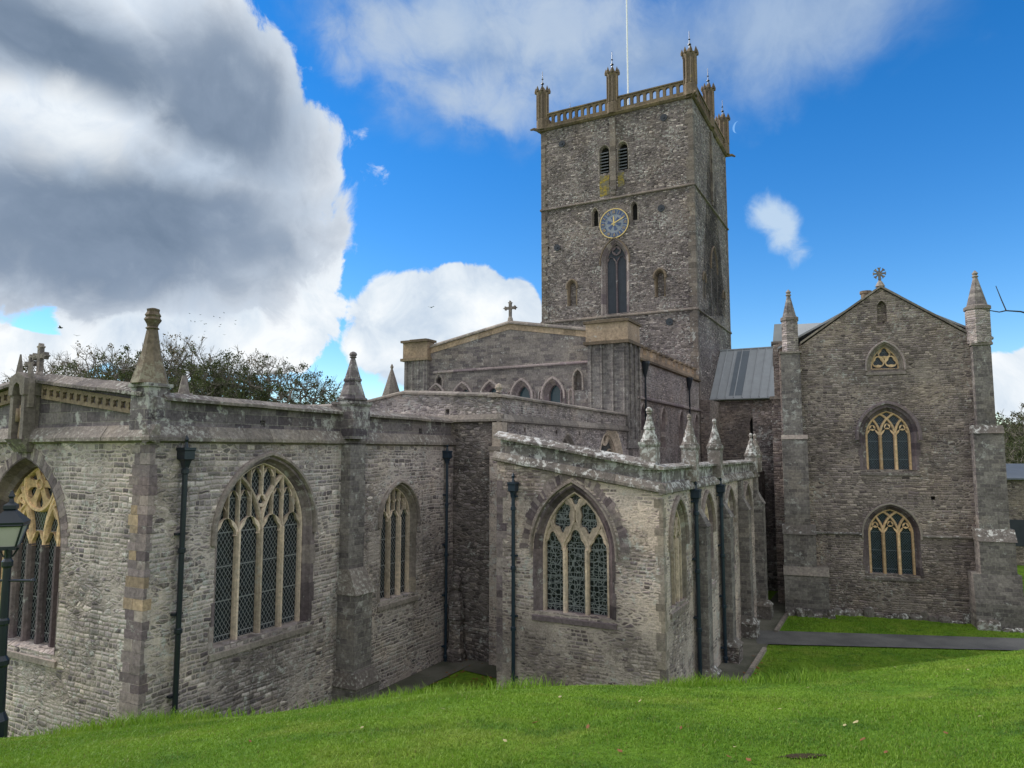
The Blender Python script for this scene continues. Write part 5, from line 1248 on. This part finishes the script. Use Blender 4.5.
# lamp post
lx, ly = -6.97, 10.; lz = gz(lx, ly)
lp = empty('lamp_post', (lx, ly, lz)); tag(lp, 'black cast iron lamp post with glazed lantern in front of the large traceried window', 'street lamp')
H = 2.52
MB().lathe(0, 0, [(.13, -.3), (.13, .25), (.10, .32), (.085, .36), (.08, .95), (.10, .98), (.10, 1.04), (.062, 1.1), (.058, 1.5), (.072, 1.52), (.072, 1.57), (.055, 1.6), (.048, H - .25), (.07, H - .22), (.07, H - .16), (.045, H - .12), (.045, H)], 14).build('post', M['iron'], lp, smooth=False)
MB().tube([(-.36, 0, H - .42), (.36, 0, H - .42)], .017, 8).lathe(-.37, 0, [(.015, H - .423), (.032, H - .42), (.015, H - .39)], 8).lathe(.37, 0, [(.015, H - .423), (.032, H - .42), (.015, H - .39)], 8).build('ladder_bar', M['iron'], lp)
lt = MB(); b0, b1, z0, z1 = .105, .185, H + .05, H + .34
lt.box(-b0, b0, -b0, b0, z0 - .05, z0)
for sx in (-1, 1):
    for sy in (-1, 1): lt.tube([(sx * b0, sy * b0, z0), (sx * b1, sy * b1, z1)], .014, 6)
for a, b in (((-1, -1), (1, -1)), ((1, -1), (1, 1)), ((1, 1), (-1, 1)), ((-1, 1), (-1, -1))): lt.tube([(a[0] * b1, a[1] * b1, z1), (b[0] * b1, b[1] * b1, z1)], .018, 6)
for k in range(4):
    a = k * math.pi / 2; lt.tube([(.05 * math.cos(a), .05 * math.sin(a), H - .1), (.12 * math.cos(a), .12 * math.sin(a), z0 - .03)], .012, 5)
lo = lt.build('lantern', M['iron'], lp); lo.rotation_euler = (0, 0, R(22))
for k in range(4):
    c, s = [(0, -1), (1, 0), (0, 1), (-1, 0)][k]; t0 = (-s, c); i0, i1 = b0 - .012, b1 - .012
    P = [(c * i0 + t0[0] * i0, s * i0 + t0[1] * i0, z0), (c * i0 - t0[0] * i0, s * i0 - t0[1] * i0, z0), (c * i1 - t0[0] * i1, s * i1 - t0[1] * i1, z1), (c * i1 + t0[0] * i1, s * i1 + t0[1] * i1, z1)]
    Q = [(x * .97, y * .97, z) for x, y, z in P]; MB().hexa(P + Q).build('pane', M['pane'], lo)
MB().lathe(0, 0, [(b1 * 1.5, z1 + .01), (b1 * 1.55, z1 + .04), (.09, z1 + .20), (.11, z1 + .22), (.11, z1 + .27), (.04, z1 + .31), (.03, z1 + .36), (.05, z1 + .39), (.01, z1 + .47)], 4, math.pi / 4).build('lantern_roof', M['iron'], lo)

# birds
def bird(px, py, D, sc, rz, label, group):
    x = (px - 512) / FPX * D; z = EYE + (452 - py) / FPX * D; b = empty('bird', (x, D, z), rz); b.scale = (sc,) * 3
    MB().tube([(-.22, 0, 0), (-.1, 0, .01), (.05, 0, .01), (.15, 0, .03), (.22, 0, .03)], [.03, .06, .07, .045, .01], 6).build('body', M['iron'], b)
    for s in (-1, 1): MB().hexa([(-.08, s * .04, .01), (.09, s * .04, .01), (.05, s * .5, .14), (-.07, s * .46, .14), (-.08, s * .04, .025), (.09, s * .04, .025), (.05, s * .5, .15), (-.07, s * .46, .15)]).build('wing', M['iron'], b)
    tag(b, label, 'bird', group); return b
b0 = bird(55, 327, 60, .9, .4, 'dark bird flying over the gable cross at the left', 'birds in the sky'); bird(430, 306, 70, .7, 1.2, 'dark bird against the white cloud left of the presbytery gable cross', 'birds in the sky'); bird(72, 335, 85, .7, 2.2, 'small bird below and right of the bird over the gable cross', 'birds in the sky')
for k in range(16): 
    bird(205 + rng.normal(0, 16), 320 + rng.normal(0, 6), 150, .7, rng.uniform(0, 6), 'tiny distant bird of the loose flock over the trees', 'distant flock of birds over the trees')

# day moon
D = 1500.; d = pix_dir(738, 127); mpos = d * D
mr = D * 5.2 / FPX; mb = MB(); r_, u_ = Vector((d.y, -d.x, 0)).normalized(), Vector((0, 0, 1)); u_ = r_.cross(d).normalized(); pts = []
for i in range(17):
    a = math.pi / 2 + math.pi * i / 16; pts.append((math.cos(a), math.sin(a)))
for i in range(15, 0, -1):
    a = math.pi / 2 + math.pi * i / 16; pts.append((math.cos(a) * .62, math.sin(a)))
n = len(pts); F_ = [mpos + (r_ * x * .9 + u_ * y + r_ * y * .15) * mr + Vector((0, 0, EYE)) for x, y in pts]; mb.addv(F_); mb.addv([p + d * mr * .3 for p in F_]); mb.face(list(range(n))); mb.face([n + i for i in range(n)][::-1])
for i in range(n): mb.face((i, (i + 1) % n, n + (i + 1) % n, n + i))
mm = bpy.data.materials.new('moonlight'); mm.use_nodes = True; t = NT(mm.node_tree); t.n.clear(); e = t.add('ShaderNodeEmission', {0: (.13, .29, .56, 1), 1: 1.}); o = t.add('ShaderNodeOutputMaterial'); t.l.new(e.outputs[0], o.inputs[0])
tag(mb.build('moon', mm), 'faint pale crescent moon right of the tower top', 'moon')

# ==================================================================== grass blades, leaves
def blades(name, x, y, h, wd, lean=.5):
    n = len(x); z = bank(x, y); a = rng.uniform(0, 2 * math.pi, n); dx, dy = np.cos(a) * wd, np.sin(a) * wd
    lx_, ly_ = rng.normal(0, lean, n) * h, rng.normal(0, lean, n) * h
    P = np.empty((n, 5, 3)); m_ = .55
    P[:, 0] = np.stack([x - dx, y - dy, z - .01], 1); P[:, 1] = np.stack([x + dx, y + dy, z - .01], 1)
    P[:, 2] = np.stack([x + dx * .8 + lx_ * .35, y + dy * .8 + ly_ * .35, z + h * m_], 1); P[:, 3] = np.stack([x - dx * .8 + lx_ * .35, y - dy * .8 + ly_ * .35, z + h * m_], 1)
    P[:, 4] = np.stack([x + lx_, y + ly_, z + h], 1)
    me = bpy.data.meshes.new(name); me.vertices.add(5 * n); me.vertices.foreach_set('co', P.ravel())
    b = np.arange(n)[:, None] * 5; li = np.concatenate([b, b + 1, b + 2, b + 3, b + 3, b + 2, b + 4], 1).ravel(); me.loops.add(7 * n); me.loops.foreach_set('vertex_index', li); me.polygons.add(2 * n)
    st_ = (np.arange(n)[:, None] * 7 + np.array([[0, 4]])).ravel(); me.polygons.foreach_set('loop_start', st_); me.polygons.foreach_set('loop_total', np.tile([4, 3], n)); me.materials.append(M['blade']); me.update()
    o = bpy.data.objects.new(name, me); COL.objects.link(o); return o
n = 540000
y = 2.6 * (15.5 / 2.6) ** rng.uniform(0, 1, n) ** .9; x = rng.uniform(-1, 1, n) * (.80 * y + 1.6)
xe = rng.uniform(0, 1, n) < .12; x = np.where(xe, np.sign(x) * (.8 * y + 1.6 + rng.uniform(0, 3.5, n)), x)
pat = np.sin(x * 1.7 + np.sin(y * 1.1) * 2) * np.sin(y * 1.9 + 1) * .5 + .5
bare = np.hypot(x - 1.55, (y - 4.0) * 1.6) < .12 + .06 * np.sin(x * 9)
keep = ~(bare & (rng.uniform(0, 1, n) < .85)); x, y, pat = x[keep], y[keep], pat[keep]
h = rng.uniform(.010, .021, len(x)) * (.7 + .6 * pat) * (1 + .035 * y); wd = (.0011 + .00042 * y) * rng.uniform(.7, 1.2, len(x))
tag(blades('grass', x, y, h, wd, .75), kind='stuff')
n = 40000; y = rng.uniform(8.5, 16.5, n); x = rng.uniform(-8.0, 6.5, n)
cl_ = np.sin(x * 1.3 + y * .8) + np.sin(x * 3.1 - y * 1.3 + 2) * .6 + rng.normal(0, .35, n); ok = (cl_ > .1) & (np.abs(y - 12.6 - .12 * x) < 1.5 + .6 * cl_); x, y, cl_ = x[ok], y[ok], cl_[ok]
h = rng.uniform(.08, .24, len(x)) * (.6 + .3 * cl_)
tag(blades('long_grass', x, y, h, .004 * rng.uniform(.7, 1.3, len(x)) + .0015, .45), kind='stuff')
n = 90000; y = rng.uniform(19, 34, n); x = rng.uniform(5.5, 22, n); nn = (x - OX) * math.cos(RZ) + (y - OY) * math.sin(RZ)
tp0 = 30.0 - (x - 9.9) * .128; tp1 = 27.9 - (x - 9.35) * .097
ok = (nn > 9.9) & ~((y < tp0 + .05) & (y > tp1 - .05)) & ((y - 33.5) < -.364 * (x - 12.7)); x, y = x[ok], y[ok]
tag(blades('grass', x, y, rng.uniform(.02, .06, len(x)), np.full(len(x), .011), .6), kind='stuff')
# rough weeds at the foot of the chapel buttress and lawn beyond the bank
n = 9000; x = rng.uniform(-7.5, 3.5, n); y = 15.2 + rng.uniform(0, 5.5, n) + .35 * (x + 7); ok = rng.uniform(0, 1, n) < .8
q0 = np.array([(p - OX) for p in x]); nn = (x - OX) * math.cos(RZ) + (y - OY) * math.sin(RZ); ww = -(x - OX) * math.sin(RZ) + (y - OY) * math.cos(RZ)
ok &= (nn > .15) & ~((nn > 3.4) & (ww > 9.)) & (ww < 8.6); x, y = x[ok], y[ok]
tag(blades('long_grass', x, y, rng.uniform(.05, .22, len(x)), np.full(len(x), .006), .4), kind='stuff')
# fallen leaves
def leafmesh(mat):
    mb = MB(); v = [(-.5, 0, .0), (-.2, -.3, .1), (.25, -.26, .06), (.5, 0, .16), (.25, .26, .1), (-.2, .3, .04)]; mb.addv(v); mb.addv([(x_, y_, z_ + .03) for x_, y_, z_ in v]); mb.face((0, 5, 4, 3, 2, 1)); mb.face((6, 7, 8, 9, 10, 11))
    for i in range(6): mb.face((i, (i + 1) % 6, 6 + (i + 1) % 6, 6 + i))
    return mb.build('fallen_leaf', mat)
M['l_pale'] = plain('pale_dry_leaf', (.38, .33, .17), .7, .2, 0, .2); M['l_brown'] = plain('brown_dry_leaf', (.19, .085, .035), .7, .2, 0, .3); M['l_orange'] = plain('orange_dry_leaf', (.22, .09, .03), .7, .2, 0, .3)
def scatter(proto, pts, smin, smax, label, group):
    for i, (x_, y_) in enumerate(pts):
        o = proto if i == 0 else proto.copy()
        if i: COL.objects.link(o)
        s_ = rng.uniform(smin, smax); o.scale = (s_, s_ * rng.uniform(.6, 1), s_); o.location = (x_, y_, gz(x_, y_) + .028); o.rotation_euler = (rng.uniform(-.4, .4), rng.uniform(-.4, .4), rng.uniform(0, 6.28)); tag(o, label, 'leaf', group)
def gpt(px, py):
    d_ = pix_dir(px, py); t_ = 2.
    while t_ < 60:
        p = d_ * t_
        if p.z + EYE < gz(p.x, p.y): break
        t_ += .03
    return (p.x, p.y)
scatter(leafmesh(M['l_pale']), [gpt(*q) for q in ((516, 671), (660, 672), (845, 729), (856, 726), (780, 712), (895, 669), (808, 690), (640, 704), (560, 700), (700, 690), (930, 700), (980, 720), (443, 712), (362, 731), (505, 745), (598, 668), (735, 752), (968, 672))], .035, .06, 'small pale fallen leaf lying on the mown grass bank', 'pale leaves on the grass bank')
scatter(leafmesh(M['l_brown']), [gpt(*q) for q in ((729, 762), (749, 765), (863, 744), (886, 757), (946, 737), (588, 731), (681, 732), (535, 727), (620, 755), (250, 745))], .04, .07, 'small brown fallen leaf lying on the mown grass bank', 'brown leaves on the grass bank')
wl_ = [W(1.0 + rng.uniform(-.8, 2.3), 10.3 + rng.normal(0, .9))[:2] for _ in range(40)] + [W(9.75 + rng.normal(0, .15), rng.uniform(13, 19.5))[:2] for _ in range(26)]
scatter(leafmesh(M['l_orange']), wl_, .08, .14, 'orange fallen leaf lying beside the church wall', 'orange leaves by the church walls')
# bare soil scuff
sc = MB(); ox, oy = gpt(803, 757); k = 18
ring = [(ox + (.15 + .05 * math.sin(i * 2.3)) * math.cos(2 * math.pi * i / k), oy + (.06 + .02 * math.sin(i * 3.1)) * math.sin(2 * math.pi * i / k)) for i in range(k)]
sc.addv([(a, b, gz(a, b) + .008) for a, b in ring] + [(ox, oy, gz(ox, oy) + .016)])
for i in range(k): sc.face((i, (i + 1) % k, k))
M['soil'] = plain('bare_soil', (.045, .032, .02), .95, .1, 0, .4, 20); tag(sc.build('bare_soil', M['soil']), kind='structure')
